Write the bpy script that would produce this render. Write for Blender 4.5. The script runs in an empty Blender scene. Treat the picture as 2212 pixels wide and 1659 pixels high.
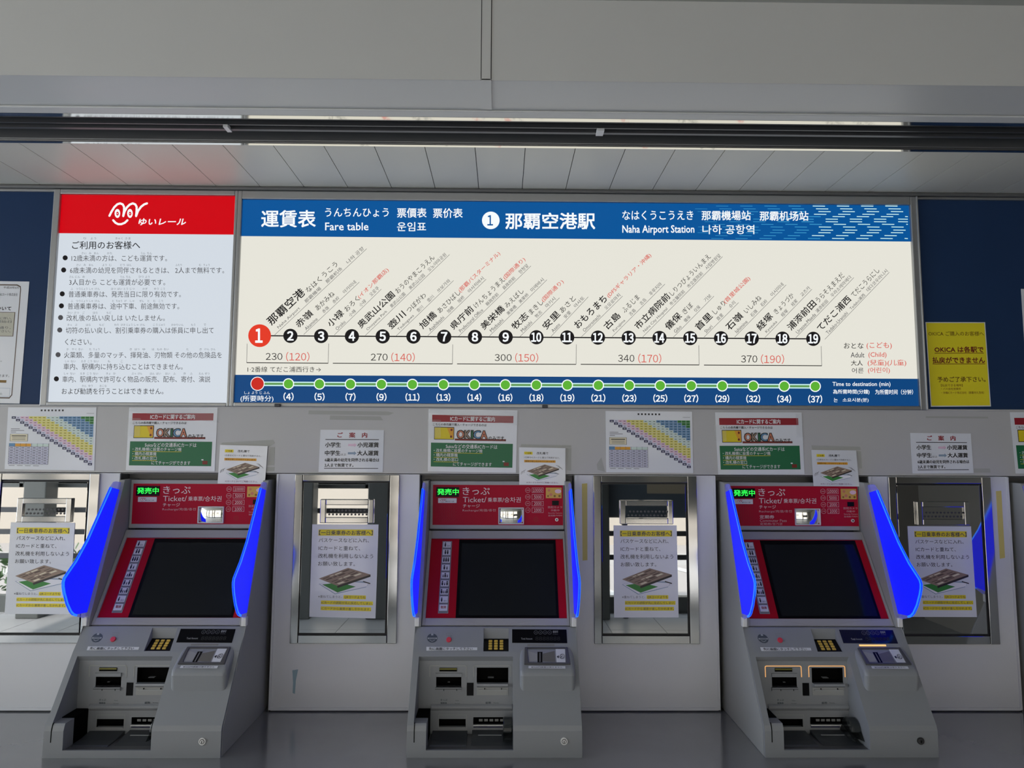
import bpy, bmesh, math, random
from mathutils import Vector, Matrix

random.seed(7)
scene = bpy.context.scene
C = scene.collection
EYE = 1.62                      # height of the camera above the concourse floor

# ------------------------------------------------------------------ camera
FPX, CX, CY = 1540.0, 1106.0, 829.5
PITCH, YAW, ROLL = map(math.radians, (5.51524, -0.71382, -0.25881))
RM = Matrix.Rotation(YAW, 3, 'Z') @ Matrix.Rotation(PITCH, 3, 'X') @ Matrix.Rotation(ROLL, 3, 'Y')
CAM = Vector((0, -2.25, EYE))
cd = bpy.data.cameras.new('camera'); cam = bpy.data.objects.new('camera', cd); C.objects.link(cam)
cd.sensor_width = 36.0; cd.sensor_fit = 'HORIZONTAL'; cd.lens = FPX / 2212 * 36; cd.clip_start = .02
right, fwd, up = RM.col[0], RM.col[1], RM.col[2]
cam.matrix_world = Matrix(((right[0], up[0], -fwd[0], CAM[0]), (right[1], up[1], -fwd[1], CAM[1]),
                           (right[2], up[2], -fwd[2], CAM[2]), (0, 0, 0, 1)))
scene.camera = cam

# ------------------------------------------------------------------ light and exposure
scene.view_settings.view_transform = 'Standard'
scene.view_settings.look = 'None'
scene.view_settings.exposure = 0.0
scene.view_settings.gamma = 1.0
scene.view_settings.use_curve_mapping = False
scene.cycles.use_denoising = True
scene.cycles.max_bounces = 8
scene.cycles.sample_clamp_indirect = 6.0
world = bpy.data.worlds.new('overcast_sky'); scene.world = world; world.use_nodes = True
wn = world.node_tree.nodes; bg = wn['Background']
bg.inputs[0].default_value = (.78, .89, 1.0, 1); bg.inputs[1].default_value = 4.6
sd = bpy.data.lights.new('sun', 'SUN'); sd.energy = 6.0; sd.angle = .03; sd.color = (1, .93, .82)
so = bpy.data.objects.new('sun', sd); C.objects.link(so); so.rotation_euler = (math.radians(-38), math.radians(-12), 0)
pd = bpy.data.lights.new('opening_portal', 'AREA'); pd.shape = 'RECTANGLE'; pd.size = 7.5; pd.size_y = 2.3
pd.cycles.is_portal = True
po = bpy.data.objects.new('opening_portal', pd); C.objects.link(po)
po.location = (-.8, -5.0, 1.4); po.rotation_euler = (math.radians(90), 0, 0)
pd2 = bpy.data.lights.new('side_portal', 'AREA'); pd2.shape = 'RECTANGLE'; pd2.size = 2.7; pd2.size_y = 5.0
pd2.cycles.is_portal = True
po2 = bpy.data.objects.new('side_portal', pd2); C.objects.link(po2)
po2.location = (-4.75, -2.6, 1.35); po2.rotation_euler = (0, math.radians(-90), 0)


# ------------------------------------------------------------------ pixel -> place
def ray(px, py):
    return RM @ Vector(((px - CX) / FPX, 1, -(py - CY) / FPX))


def wp(px, py, Y=0.0):
    """photo pixel -> point on the vertical plane y = Y"""
    d = ray(px, py); t = (Y - CAM[1]) / d[1]
    return CAM + d * t


def op(px, py, O, d):
    """photo pixel -> point on a plane that holds the X direction, point O=(y,z above eye) and direction d"""
    d = Vector(d).normalized(); n = Vector((d[1], -d[0])); r = ray(px, py)
    o = Vector((CAM[1], 0.0)); t = (Vector(O) - o).dot(n) / Vector((r[1], r[2])).dot(n)
    return CAM + r * t


# ------------------------------------------------------------------ materials
def s2l(c):
    return tuple(((v / 255) / 12.92 if v / 255 < .04045 else ((v / 255 + .055) / 1.055) ** 2.4) for v in c)


MATS = {}


def mat(name, col, rough=.5, metal=0., emit=None, es=1., bump=0., bscale=200., spec=.5, var=0., vscale=6., alpha=1., coat=0.):
    m = bpy.data.materials.new(name); m.use_nodes = True; nt = m.node_tree
    b = nt.nodes['Principled BSDF']
    b.inputs['Base Color'].default_value = (*col, 1); b.inputs['Roughness'].default_value = rough
    b.inputs['Metallic'].default_value = metal; b.inputs['Specular IOR Level'].default_value = spec
    if coat: b.inputs['Coat Weight'].default_value = coat; b.inputs['Coat Roughness'].default_value = .06
    if emit is not None:
        b.inputs['Emission Color'].default_value = (*emit, 1); b.inputs['Emission Strength'].default_value = es
    if alpha < 1: b.inputs['Alpha'].default_value = alpha
    if bump or var:
        tc = nt.nodes.new('ShaderNodeTexCoord')
    if bump:
        n = nt.nodes.new('ShaderNodeTexNoise'); n.inputs['Scale'].default_value = bscale
        nt.links.new(tc.outputs['Object'], n.inputs['Vector'])
        bp = nt.nodes.new('ShaderNodeBump'); bp.inputs['Strength'].default_value = bump; bp.inputs['Distance'].default_value = .002
        nt.links.new(n.outputs['Fac'], bp.inputs['Height']); nt.links.new(bp.outputs['Normal'], b.inputs['Normal'])
    if var:
        n2 = nt.nodes.new('ShaderNodeTexNoise'); n2.inputs['Scale'].default_value = vscale; n2.inputs['Detail'].default_value = 6
        nt.links.new(tc.outputs['Object'], n2.inputs['Vector'])
        mx = nt.nodes.new('ShaderNodeMix'); mx.data_type = 'RGBA'
        mx.inputs['A'].default_value = (*[v * (1 - var) for v in col], 1); mx.inputs['B'].default_value = (*[min(1, v * (1 + var)) for v in col], 1)
        nt.links.new(n2.outputs['Fac'], mx.inputs['Factor']); nt.links.new(mx.outputs['Result'], b.inputs['Base Color'])
    MATS[name] = m
    return m


def lit(name, srgb, k=1.0):
    c = s2l(srgb)
    return mat(name, tuple(v * .03 for v in c), rough=.35, emit=c, es=k, spec=.15)


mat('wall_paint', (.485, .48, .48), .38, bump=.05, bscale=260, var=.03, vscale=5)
mat('panel_daylit', (.64, .65, .68), .34, bump=.05, bscale=260, var=.03, vscale=5)  # lower panels: wall tone lightened and cooled, standing in for daylight missing there
mat('blue_wall', (.016, .040, .105), .4, var=.12, vscale=4, spec=.15)
mat('gap_dark', (.012, .012, .013), .6)
mat('alu_frame', (.36, .365, .365), .38, metal=.75)
mat('alu_dark', (.15, .15, .15), .45, metal=.4)
mat('ceiling_slat', (.66, .645, .565), .38, var=.03, spec=.7)
mat('beam_paint', (.58, .575, .55), .45, bump=.03, bscale=300, var=.03, vscale=3)
mat('beam_soffit', (.60, .60, .585), .36, var=.04, vscale=3)
mat('polished', (.85, .83, .78), .06, metal=1.)
mat('track_black', (.008, .008, .006), .6)
mat('track_grey', (.11, .11, .115), .35, metal=.5)
mat('steel_mirror', (.42, .42, .415), .012, metal=1., bump=.0025, bscale=4)
mat('steel_frame', (.46, .46, .455), .10, metal=1., bump=.006, bscale=12)
mat('counter_steel', (.38, .38, .39), .14, metal=.6, var=.10, vscale=9)
mat('paper', (.74, .76, .80), .25, coat=.35)
mat('paper_gloss', (.72, .74, .78), .12, coat=.8)
mat('paper_yellow', (.84, .72, .02), .35)
mat('tape_yellow', (.62, .52, .14), .5)
mat('tape_blue', (.25, .36, .43), .5)
mat('residue', (.40, .40, .375), .6)
mat('clear_tape', (.74, .74, .73), .08, coat=.6, alpha=.14)
for n, c in dict(ink=(20, 20, 24), ink_navy=(40, 42, 80), ink_grey=(95, 95, 100), p_red=(150, 16, 36), p_green=(10, 105, 62), p_white=(235, 235, 238),
                 p_yellow=(222, 200, 20), p_orange=(225, 160, 40), p_hl=(235, 215, 30), p_brown=(150, 128, 110), p_brown2=(96, 78, 66), p_dark=(45, 38, 36),
                 p_cardgreen=(52, 135, 55), p_pink=(225, 190, 210), p_lilac=(205, 205, 225), p_yel2=(226, 216, 110), p_pale=(205, 222, 214),
                 p_blue=(92, 140, 180), p_green2=(40, 130, 50), p_navy=(28, 30, 78), p_olive=(125, 92, 10), p_darkred=(120, 30, 16), p_purple=(110, 40, 90),
                 p_steel=(140, 160, 180), p_cream=(225, 215, 185), p_salmon=(200, 120, 90), p_beige=(190, 188, 172), logo_pink=(200, 60, 70)).items():
    mat(n, s2l(c), .4)
lit('lit_cream', (229, 227, 216), 1.0)
lit('lit_blue', (6, 84, 152), 1.0)
lit('lit_navy', (14, 68, 124), 1.0)
lit('lit_red', (204, 0, 16), 1.0)
lit('lit_white', (214, 222, 231), .95)
lit('lit_text', (246, 250, 252), 1.0)
lit('lit_dash', (200, 240, 240), 1.0)
lit('lit_dash2', (60, 150, 200), 1.0)
lit('lit_green', (92, 176, 52), 1.0)
lit('lit_green2', (96, 150, 84), 1.0)
lit('lit_mark', (226, 58, 36), 1.0)
lit('lit_mark2', (200, 40, 30), 1.0)
lit('lit_redtext', (214, 84, 74), 1.0)
lit('print_black', (22, 20, 22), 1.0)
lit('print_grey', (74, 74, 78), 1.0)
lit('print_furi', (120, 126, 132), 1.0)
# ticket machine
mat('plastic', (.25, .262, .282), .42, bump=.08, bscale=700)
mat('plastic_side', (.32, .325, .32), .5, bump=.05, bscale=500)
mat('plastic_frame', (.34, .34, .355), .4, bump=.05, bscale=600)
mat('machine_red', (.42, .006, .028), .45, spec=.12)
mat('bezel_red', (.40, .004, .016), .45, spec=.15)
mat('screen_black', (.003, .003, .004), .3, spec=.12)
mat('screen_glass', (.008, .010, .012), .12, spec=.25)
mat('mouth_black', (.003, .003, .003), .7, spec=.04)
mat('bezel_dark', (.075, .075, .08), .35)
mat('tray_dark', (.045, .05, .055), .45)
mat('slot_grey', (.14, .135, .115), .35)
mat('label_white', (.72, .72, .72), .4)
mat('fascia_text', (.78, .66, .68), .5)
mat('fascia_text2', (.62, .33, .37), .5)
mat('key_gold', (.75, .52, .09), .35, metal=.3)
mat('button_red', (.62, .05, .08), .35)
mat('logo_grey', (.06, .075, .09), .5)
mat('sticker', (.66, .68, .72), .35)
mat('lamp_off', (.34, .35, .36), .35)
mat('mark_dim', (.20, .20, .20), .5)
mat('key_metal', (.75, .75, .75), .3, metal=.25)
mat('key_dark', (.10, .10, .10), .3, metal=.8)
mat('tag_olive', (.17, .155, .02), .5)
mat('display_navy', (.004, .005, .035), .1)
mat('flap_smoke', (.04, .045, .045), .08, alpha=.72)
mat('led_green', (0, .02, 0), .4, emit=(.02, 1.0, .08), es=1.3)
mat('amber', (.3, .2, .1), .4, emit=(1., .52, .16), es=1.25)
mat('amber_dim', (.3, .2, .1), .4, emit=(.9, .45, .16), es=.75)
mat('wing_blue', (.004, .004, .06), .4, spec=.15, emit=(.006, .012, 1.), es=.97)
mat('wing_edge', (.02, .08, .3), .3, emit=(.012, .17, 1.), es=1.25)
mat('wing_tip', (.25, .27, .5), .2, emit=(.06, .06, .5), es=.5, alpha=.5)
mat('card_gold', (.62, .36, .06), .4)
# concourse behind the camera
mat('floor_tile', (.40, .405, .42), .3, var=.08, vscale=2)
mat('roof_grey', (.40, .40, .37), .6)
mat('column_dark', (.10, .105, .10), .5)
mat('rail_dark', (.05, .05, .055), .4)
mat('road', (.40, .375, .36), .8, var=.06, vscale=.6)
mat('road_line', (.6, .6, .58), .7)
mat('kerb', (.55, .54, .53), .7)
mat('house_beige', (.52, .46, .39), .8, var=.05, vscale=.5)
mat('house_dark', (.22, .20, .18), .6)
mat('brown_wall', (.34, .31, .27), .5)
mat('sign_slate', (.10, .125, .15), .4)
mat('sign_patch', (.42, .36, .26), .6)
mat('leaf', (.10, .19, .07), .6)
mat('bark', (.16, .12, .08), .8)


# ------------------------------------------------------------------ mesh builder
class MB:
    def __init__(s): s.v = []; s.f = []; s.m = []; s.mats = []

    def mi(s, name):
        if name not in s.mats: s.mats.append(name)
        return s.mats.index(name)

    def add(s, verts, faces, m):
        b = len(s.v); s.v += [tuple(p) for p in verts]; k = s.mi(m)
        for f in faces: s.f.append(tuple(b + i for i in f)); s.m.append(k)

    def box(s, x0, x1, y0, y1, z0, z1, m):
        s.add([(x, y, z) for x in (x0, x1) for y in (y0, y1) for z in (z0, z1)],
              [(0, 1, 3, 2), (4, 6, 7, 5), (0, 4, 5, 1), (2, 3, 7, 6), (0, 2, 6, 4), (1, 5, 7, 3)], m)

    def prism(s, poly, x0, x1, m):
        """poly in (y,z), pulled along x"""
        n = len(poly)
        a = sum(poly[i][0] * poly[(i + 1) % n][1] - poly[(i + 1) % n][0] * poly[i][1] for i in range(n))
        if a < 0: poly = poly[::-1]
        vs = [(x0, y, z) for y, z in poly] + [(x1, y, z) for y, z in poly]
        s.add(vs, [tuple(range(n))[::-1], tuple(range(n, 2 * n))] + [(i, (i + 1) % n, n + (i + 1) % n, n + i) for i in range(n)], m)

    def slab(s, pts, back, m):
        """closed plate: front polygon pts (3D, counter-clockwise seen from the front) and the vector to its back"""
        n = len(pts); back = Vector(back); vs = [Vector(p) for p in pts]; vs += [p + back for p in vs]
        s.add(vs, [tuple(range(n)), tuple(range(n, 2 * n))[::-1]] + [((i + 1) % n, i, n + i, n + (i + 1) % n) for i in range(n)], m)

    def cyl(s, c, axis, r, L, m, seg=24, r2=None):
        c = Vector(c); a = Vector(axis).normalized(); u = a.orthogonal().normalized(); w = a.cross(u); r2 = r if r2 is None else r2
        vs = []
        for k, (rr, t) in enumerate(((r, 0), (r2, L))):
            vs += [c + a * t + (u * math.cos(i / seg * 6.28318) + w * math.sin(i / seg * 6.28318)) * rr for i in range(seg)]
        s.add(vs, [tuple(range(seg))[::-1], tuple(range(seg, 2 * seg))] + [(i, (i + 1) % seg, seg + (i + 1) % seg, seg + i) for i in range(seg)], m)

    def dome(s, c, axis, r, h, m, seg=14, rings=4):
        c = Vector(c); a = Vector(axis).normalized(); u = a.orthogonal().normalized(); w = a.cross(u); vs = []
        for k in range(rings):
            t = k / rings * math.pi / 2
            vs += [c + a * h * math.sin(t) + (u * math.cos(i / seg * 6.28318) + w * math.sin(i / seg * 6.28318)) * r * math.cos(t) for i in range(seg)]
        vs.append(c + a * h); fs = [tuple(range(seg))[::-1]]
        for k in range(rings - 1):
            fs += [(k * seg + i, k * seg + (i + 1) % seg, (k + 1) * seg + (i + 1) % seg, (k + 1) * seg + i) for i in range(seg)]
        fs += [((rings - 1) * seg + i, (rings - 1) * seg + (i + 1) % seg, rings * seg) for i in range(seg)]
        s.add(vs, fs, m)

    def build(s, name, parent=None, bevel=0, seg=2, smooth=False, shift=None):
        me = bpy.data.meshes.new(name)
        vs = s.v if shift is None else [(a + shift[0], b + shift[1], c + shift[2]) for a, b, c in s.v]
        me.from_pydata(vs, [], s.f)
        for n in s.mats: me.materials.append(MATS[n])
        me.polygons.foreach_set('material_index', s.m)
        if smooth: me.polygons.foreach_set('use_smooth', [True] * len(s.f))
        me.update()
        o = bpy.data.objects.new(name, me); C.objects.link(o)
        if bevel:
            md = o.modifiers.new('bevel', 'BEVEL'); md.width = bevel; md.segments = seg; md.limit_method = 'ANGLE'; md.angle_limit = math.radians(35)
            md.use_clamp_overlap = True; md.harden_normals = False
        if parent is not None: o.parent = parent
        return o


GLY = {}


BOLD = ((0, 0), (-1, -1), (1, -1), (-1, 1), (1, 1))      # overprints that thicken lettering


def glyphs(s):
    k = s
    if k not in GLY and s[0] == '\x01':
        vs, fs, x = [], [], 0.
        for ch in s[1:]:
            v, f = raw_glyph(chr(ord(ch) + 0xFEE0)); b = len(vs); xa = min(q[0] for q in v); xb = max(q[0] for q in v)
            vs += [(q[0] - xa + x, q[1]) for q in v]; fs += [tuple(b + i for i in g) for g in f]; x += xb - xa + .085
        GLY[k] = unit(vs, fs)
    if k not in GLY:
        GLY[k] = unit(*raw_glyph(s))
    return GLY[k]


def unit(vs, fs):
    x0 = min(v[0] for v in vs); x1 = max(v[0] for v in vs); y0 = min(v[1] for v in vs); y1 = max(v[1] for v in vs)
    return ([((x - x0) / (x1 - x0 or 1), (y - y0) / (y1 - y0 or 1)) for x, y in vs], fs)


def raw_glyph(s):
    c = bpy.data.curves.new('lettering', 'FONT'); c.body = s; c.size = 1; c.resolution_u = 2; c.fill_mode = 'FRONT'
    o = bpy.data.objects.new('lettering', c); me = o.to_mesh()
    vs = [(v.co.x, v.co.y) for v in me.vertices]; fs = [tuple(p.vertices) for p in me.polygons]
    o.to_mesh_clear(); bpy.data.objects.remove(o); bpy.data.curves.remove(c)
    if not vs: vs = [(0, 0), (1, 0), (1, 1)]; fs = []
    return vs, fs


class PR:
    """print on a surface: F maps 2D drawing units (y downwards) to a place, n is the outward normal"""

    def __init__(s, mb, F, n, eps=.00035): s.mb = mb; s.F = F; s.n = Vector(n); s.eps = eps

    def P(s, a, b, l): return s.F(a, b) + s.n * (s.eps * l)

    def poly(s, pts, m, l=1): s.mb.add([s.P(a, b, l) for a, b in pts], [tuple(range(len(pts)))], m)

    def rect(s, a0, b0, a1, b1, m, l=1): s.poly([(a0, b1), (a1, b1), (a1, b0), (a0, b0)], m, l)

    def circ(s, a, b, r, m, l=1, ry=None, seg=32):
        ry = ry or r
        s.poly([(a + r * math.cos(i / seg * 6.28318), b - ry * math.sin(i / seg * 6.28318)) for i in range(seg)], m, l)

    def ring(s, a, b, r, w, m, l=1, ry=None, seg=28):
        ry = ry or r; k = (r - w) / r
        vs = [s.P(a + q * r * math.cos(i / seg * 6.28318), b - q * ry * math.sin(i / seg * 6.28318), l) for q in (1, k) for i in range(seg)]
        s.mb.add(vs, [(i, (i + 1) % seg, seg + (i + 1) % seg, seg + i) for i in range(seg)], m)

    def frame(s, a0, b0, a1, b1, w, m, l=1, h=None):
        h = h or w
        s.rect(a0, b0, a1, b0 + h, m, l); s.rect(a0, b1 - h, a1, b1, m, l); s.rect(a0, b0 + h, a0 + w, b1 - h, m, l); s.rect(a1 - w, b0 + h, a1, b1 - h, m, l)

    def line(s, p, q, w, m, l=1):
        dx, dy = q[0] - p[0], q[1] - p[1]; L = math.hypot(dx, dy) or 1; nx, ny = -dy / L * w / 2, dx / L * w / 2
        s.poly([(p[0] + nx, p[1] + ny), (q[0] + nx, q[1] + ny), (q[0] - nx, q[1] - ny), (p[0] - nx, p[1] - ny)], m, l)

    def stroke(s, pts, w, m, l=1):
        for i in range(len(pts) - 1): s.line(pts[i], pts[i + 1], w, m, l)
        for p in pts: s.circ(p[0], p[1], w / 2, m, l, seg=10)

    def text(s, t, a0, base, a1, h, m, l=2, bold=0., slant=0.):
        """ink box from a0 to a1, bottom at base, h tall"""
        vs, fs = glyphs(t); sg = 1 if a1 > a0 else -1; d = abs(h) * bold * 1.0; a0 += d * sg; a1 -= d * sg; base -= d; h -= 2 * d
        for k, (ox, oy) in enumerate(BOLD if bold > .003 else BOLD[:1]):
            s.mb.add([s.P(a0 + x * (a1 - a0) + slant * h * (y - .5) + ox * d, base - y * h + oy * d, l + k * .09) for x, y in vs], fs, m)

    def textdir(s, t, p0, p1, h, m, l=2, bold=0.):
        vs, fs = glyphs(t); ux, uy = p1[0] - p0[0], p1[1] - p0[1]; L = math.hypot(ux, uy); nx, ny = uy / L * h, -ux / L * h; d = h * bold
        for k, (ox, oy) in enumerate(BOLD if bold > .003 else BOLD[:1]):
            s.mb.add([s.P(p0[0] + x * ux + y * nx + ox * d, p0[1] + x * uy + y * ny + oy * d, l + k * .09) for x, y in vs], fs, m)


def empty(name, loc, label, cat, group=None):
    o = bpy.data.objects.new(name, None); o.empty_display_size = .05; o.location = loc; C.objects.link(o)
    return tag(o, label, cat, group)


def tag(o, label, cat, group=None):
    o['label'] = label; o['category'] = cat
    if group: o['group'] = group
    return o


def struct(o): o['kind'] = 'structure'; return o


def dup(root, loc, label, group=None):
    r = root.copy(); C.objects.link(r); r.location = loc; r['label'] = label
    if group: r['group'] = group
    for ch in list(root.children):
        c = ch.copy(); C.objects.link(c); c.parent = r
        for g in list(ch.children):
            d = g.copy(); C.objects.link(d); d.parent = c
    return r


E0 = EYE                                    # z above eye -> z above floor
SHELF = EYE - .782
MX = [-.946, -.017, .910, 1.838]            # machine centres
Z = lambda z: z + EYE

# ================================================================== the place: wall, counter, ceiling
HB, HT = Z(-.066), Z(.1405)                 # band of wall under the sign boards
m = MB()
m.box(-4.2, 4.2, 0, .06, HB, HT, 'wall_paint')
# panels between the machines, with openings left for them
edges = [-4.2]
for c in [MX[0] - .93] + MX + [MX[-1] + .93]: edges += [c - .2425, c + .2425]
edges.append(4.2)
for i in range(0, len(edges), 2):
    a, b = edges[i], edges[i + 1]
    m.box(a, b, 0, .06, SHELF + .004, HB - .0022, 'panel_daylit')
    # raised lip round the panel
    m.box(a, a + .006, -.0035, 0, SHELF + .006, HB - .004, 'panel_daylit'); m.box(b - .006, b, -.0035, 0, SHELF + .006, HB - .004, 'panel_daylit')
    m.box(a + .006, b - .006, -.0035, 0, SHELF + .004, SHELF + .012, 'panel_daylit')
# dark liners of the machine openings
for c in [MX[0] - .93] + MX + [MX[-1] + .93]:
    m.box(c - .2425, c + .2425, .052, .06, SHELF, HB - .0022, 'alu_dark')
    m.box(c - .2425, c - .2405, .0, .052, SHELF, HB - .0022, 'alu_dark'); m.box(c + .2405, c + .2425, .0, .052, SHELF, HB - .0022, 'alu_dark')
    m.box(c - .2405, c + .2405, .002, .052, HB - .0042, HB - .0022, 'alu_dark')
m.box(-4.2, 4.2, .055, .10, 0, Z(.852), 'gap_dark')
struct(m.build('wall_back'))

m = MB()
BL, BR = wp(90, 860)[0], wp(1999, 860)[0]
m.box(-4.2, BL, .004, .055, HT, Z(.838), 'blue_wall'); m.box(BR, 4.2, .004, .055, HT, Z(.838), 'blue_wall')
struct(m.build('wall_blue'))
m = MB()
m.box(-4.2, BL, -.004, .01, Z(.832), Z(.840), 'alu_frame'); m.box(BR, 4.2, -.004, .01, Z(.832), Z(.840), 'alu_frame')
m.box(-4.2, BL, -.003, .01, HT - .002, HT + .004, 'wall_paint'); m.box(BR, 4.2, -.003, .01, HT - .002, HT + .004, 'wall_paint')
struct(m.build('trim_1', bevel=.001))
m = MB(); m.box(-4.2, 4.2, -.014, .012, Z(.8405), Z(.8515), 'alu_dark'); struct(m.build('trim_2', bevel=.003))

m = MB()                                    # steel counter the machines stand on
m.box(-4.2, 4.2, -.62, .05, SHELF - .04, SHELF, 'counter_steel'); m.box(-4.2, 4.2, -.56, .055, 0, SHELF - .04, 'wall_paint')
struct(m.build('counter', bevel=.002))

# slatted ceiling in front of the wall
m = MB(); y0 = -.329
pitch = .1410; x = -.0828 - 30 * pitch
while x < 4.2:
    m.box(x + .0011, x + pitch - .0011, y0, .03, Z(.8524), Z(.862), 'ceiling_slat'); x += pitch
m.box(-4.2, 4.2, y0, .03, Z(.856), Z(.90), 'gap_dark')
struct(m.build('ceiling_slats'))
# shutter slot
m = MB()
m.prism([(-.3240, Z(.8514)), (-.3345, Z(.8522)), (-.3345, Z(.8600)), (-.3240, Z(.8600))], -4.2, 4.2, 'polished')
m.prism([(-.4850, Z(.8514)), (-.5010, Z(.8520)), (-.5010, Z(.8600)), (-.4850, Z(.8600))], -4.2, 4.2, 'polished')
m.box(-4.2, 4.2, -.3440, -.336, Z(.858), Z(.95), 'alu_dark')
m.box(-4.2, 4.2, -.485, -.336, Z(.93), Z(.95), 'track_black')
m.box(-4.2, 4.2, -.485, -.480, Z(.86), Z(.95), 'track_black')
m.box(-4.2, 4.2, -.336, -.3255, Z(.862), Z(.95), 'track_black')
for ya, yb, z0 in ((-.420, -.409, .853), (-.441, -.436, .856), (-.466, -.462, .860)):
    m.box(-4.2, 4.2, ya, yb, Z(z0), Z(.95), 'track_grey')
for ya, yb, z0 in ((-.436, -.420, .866), (-.462, -.441, .868), (-.480, -.466, .868)):
    m.box(-4.2, 4.2, ya, yb, Z(z0), Z(.95), 'track_black')
struct(m.build('trim_3'))
m = MB()                                    # small guide pieces hanging in the slot
p1 = op(490, 275, (0, .853), (1, 0)); p2 = op(1297, 282, (0, .853), (1, 0))
m.box(p1[0] - .006, p1[0] + .006, -.441, -.409, Z(.849), Z(.858), 'label_white'); m.box(p2[0] - .0095, p2[0] + .0095, -.441, -.409, Z(.849), Z(.858), 'label_white')
struct(m.build('trim_4'))
# beam: soffit, fascia, seam strips
m = MB()
m.box(-4.2, 4.2, -.676, -.5005, Z(.8575), Z(1.10), 'beam_soffit')
m.box(-4.2, 4.2, -.5340, -.5008, Z(.8515), Z(.8575), 'beam_soffit')
struct(m.build('beam_soffit', bevel=.003))
m = MB(); gx = -.0435
m.box(-4.2, gx - .0125, -.6775, -.676, Z(.8565), Z(1.062), 'beam_paint'); m.box(gx + .0125, 4.2, -.6775, -.676, Z(.8565), Z(1.062), 'beam_paint')
m.box(gx - .0105, gx + .0105, -.6800, -.676, Z(.8560), Z(1.062), 'beam_paint')
m.box(gx - .0115, gx + .0115, -.680, -.540, Z(.8545), Z(.8585), 'beam_soffit')
m.box(gx - .0125, gx + .0125, -.6762, -.675, Z(.8565), Z(1.062), 'gap_dark')
struct(m.build('beam_fascia'))
m = MB(); m.box(-4.8, 5, -5.4, -.676, Z(1.062), Z(1.20), 'roof_grey'); struct(m.build('ceiling'))
m = MB(); m.box(-4.2, 4.2, -.72, -.6775, Z(1.0555), Z(1.062), 'roof_grey'); struct(m.build('trim_5'))

# floor of the concourse, with thin joints
m = MB()
for i in range(-14, 10):
    for j in range(0, 11):
        m.box(i * .5 + .003, i * .5 + .497, -j * .5 - .497, -j * .5 - .003, -.02, 0, 'floor_tile')
m.box(-7, 5, -5.5, .1, -.06, -.003, 'column_dark')
struct(m.build('floor'))
m = MB(); m.box(4.2, 4.32, -5.5, .1, 0, Z(1.2), 'brown_wall'); m.box(2.75, 4.2, -5.08, -4.98, 0, Z(1.062), 'brown_wall'); struct(m.build('wall_right'))

# what the steel hatches mirror: openings behind the photographer, street and building
for k, x in enumerate((-4.6, -3.35, -1.98, -1.22, .95, 2.55)):
    m = MB(); m.box(x - .11, x + .11, -5.1, -4.9, 0, Z(1.062), 'column_dark')
    tag(m.build('column', bevel=.01), 'dark concourse column behind the photographer, %s from the left' % ('first', 'second', 'third', 'fourth', 'fifth', 'sixth')[k], 'column', 'columns on the open side')
m = MB()
for z in (.56, .80, 1.02): m.box(-7, 2.75, -5.22, -5.18, z - .025, z + .025, 'rail_dark')
m.box(-7, 2.75, -5.3, -5.2, 0, .16, 'column_dark')
tag(m.build('railing'), 'dark horizontal bar railing along the open side of the concourse', 'railing')
m = MB(); m.box(1.05, 2.45, -5.02, -4.97, .98, 1.62, 'sign_slate'); m.box(1.45, 1.85, -5.03, -4.96, 1.22, 1.42, 'sign_patch')
m.box(1.2, 1.25, -5.02, -4.97, 0, .98, 'rail_dark'); m.box(2.25, 2.3, -5.02, -4.97, 0, .98, 'rail_dark')
tag(m.build('notice_stand'), 'slate grey notice stand with a tan sheet opposite the machines', 'sign')
m = MB()                                    # glazing bars over the railing
for i in range(14): m.box(-7 + i * .7, -6.96 + i * .7, -5.16, -5.12, 1.25, Z(1.062), 'column_dark')
for z in (1.25, 1.72, 2.2): m.box(-7, 2.75, -5.16, -5.12, z, z + .04, 'column_dark')
struct(m.build('window_1'))
m = MB(); m.box(-40, 40, -40, -5.5, -.35, -.3, 'road'); struct(m.build('ground'))
m = MB()
for i in range(10): m.add([(-9 + i * 2.2, -6.2, -.295), (-8.8 + i * 2.2, -6.2, -.295), (-10.2 + i * 2.2, -10, -.295), (-10.4 + i * 2.2, -10, -.295)], [(0, 1, 2, 3)], 'road_line')
m.box(-30, 30, -10.6, -10.3, -.3, -.15, 'kerb'); m.box(-30, 30, -6.1, -5.8, -.3, -.12, 'kerb')
struct(m.build('road_marking'))
m = MB()
m.box(-26, 24, -18, -13, -.3, 7.5, 'house_beige')
for k in range(6): m.box(-26, 24, -13.15, -13, .9 + k * 1.2, 1.0 + k * 1.2, 'house_dark' if k % 2 else 'kerb')
for i in range(12): m.box(-24 + i * 4, -22.4 + i * 4, -13.05, -12.95, 1.4, 2.6, 'house_dark')
tag(m.build('building'), 'beige building across the street, seen only mirrored in the steel hatches', 'building')
for k, (x, y, s) in enumerate(((-5.6, -5.75, .5), (-4.7, -5.8, .42))):
    t = empty('potted_shrub', (x, y, 0), 'green shrub outside the railing, %s of two' % ('left', 'right')[k], 'shrub', 'shrubs outside the railing')
    m = MB(); m.cyl((0, 0, -.3), (0, 0, 1), .03, .5, 'bark', 8); m.build('stem', t)
    m = MB()
    for q in range(160):
        a = random.uniform(0, 6.28); r = s * math.sqrt(random.random()) * .9; z = random.uniform(.0, .55)
        c = Vector((math.cos(a) * r, math.sin(a) * r, z)); u = Vector((random.uniform(-1, 1), random.uniform(-1, 1), random.uniform(-.3, 1))).normalized() * .13
        w = u.orthogonal().normalized() * .035
        m.add([c, c + u * .5 + w, c + u, c + u * .5 - w], [(0, 1, 2, 3)], 'leaf')
    m.build('foliage', t)

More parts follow.
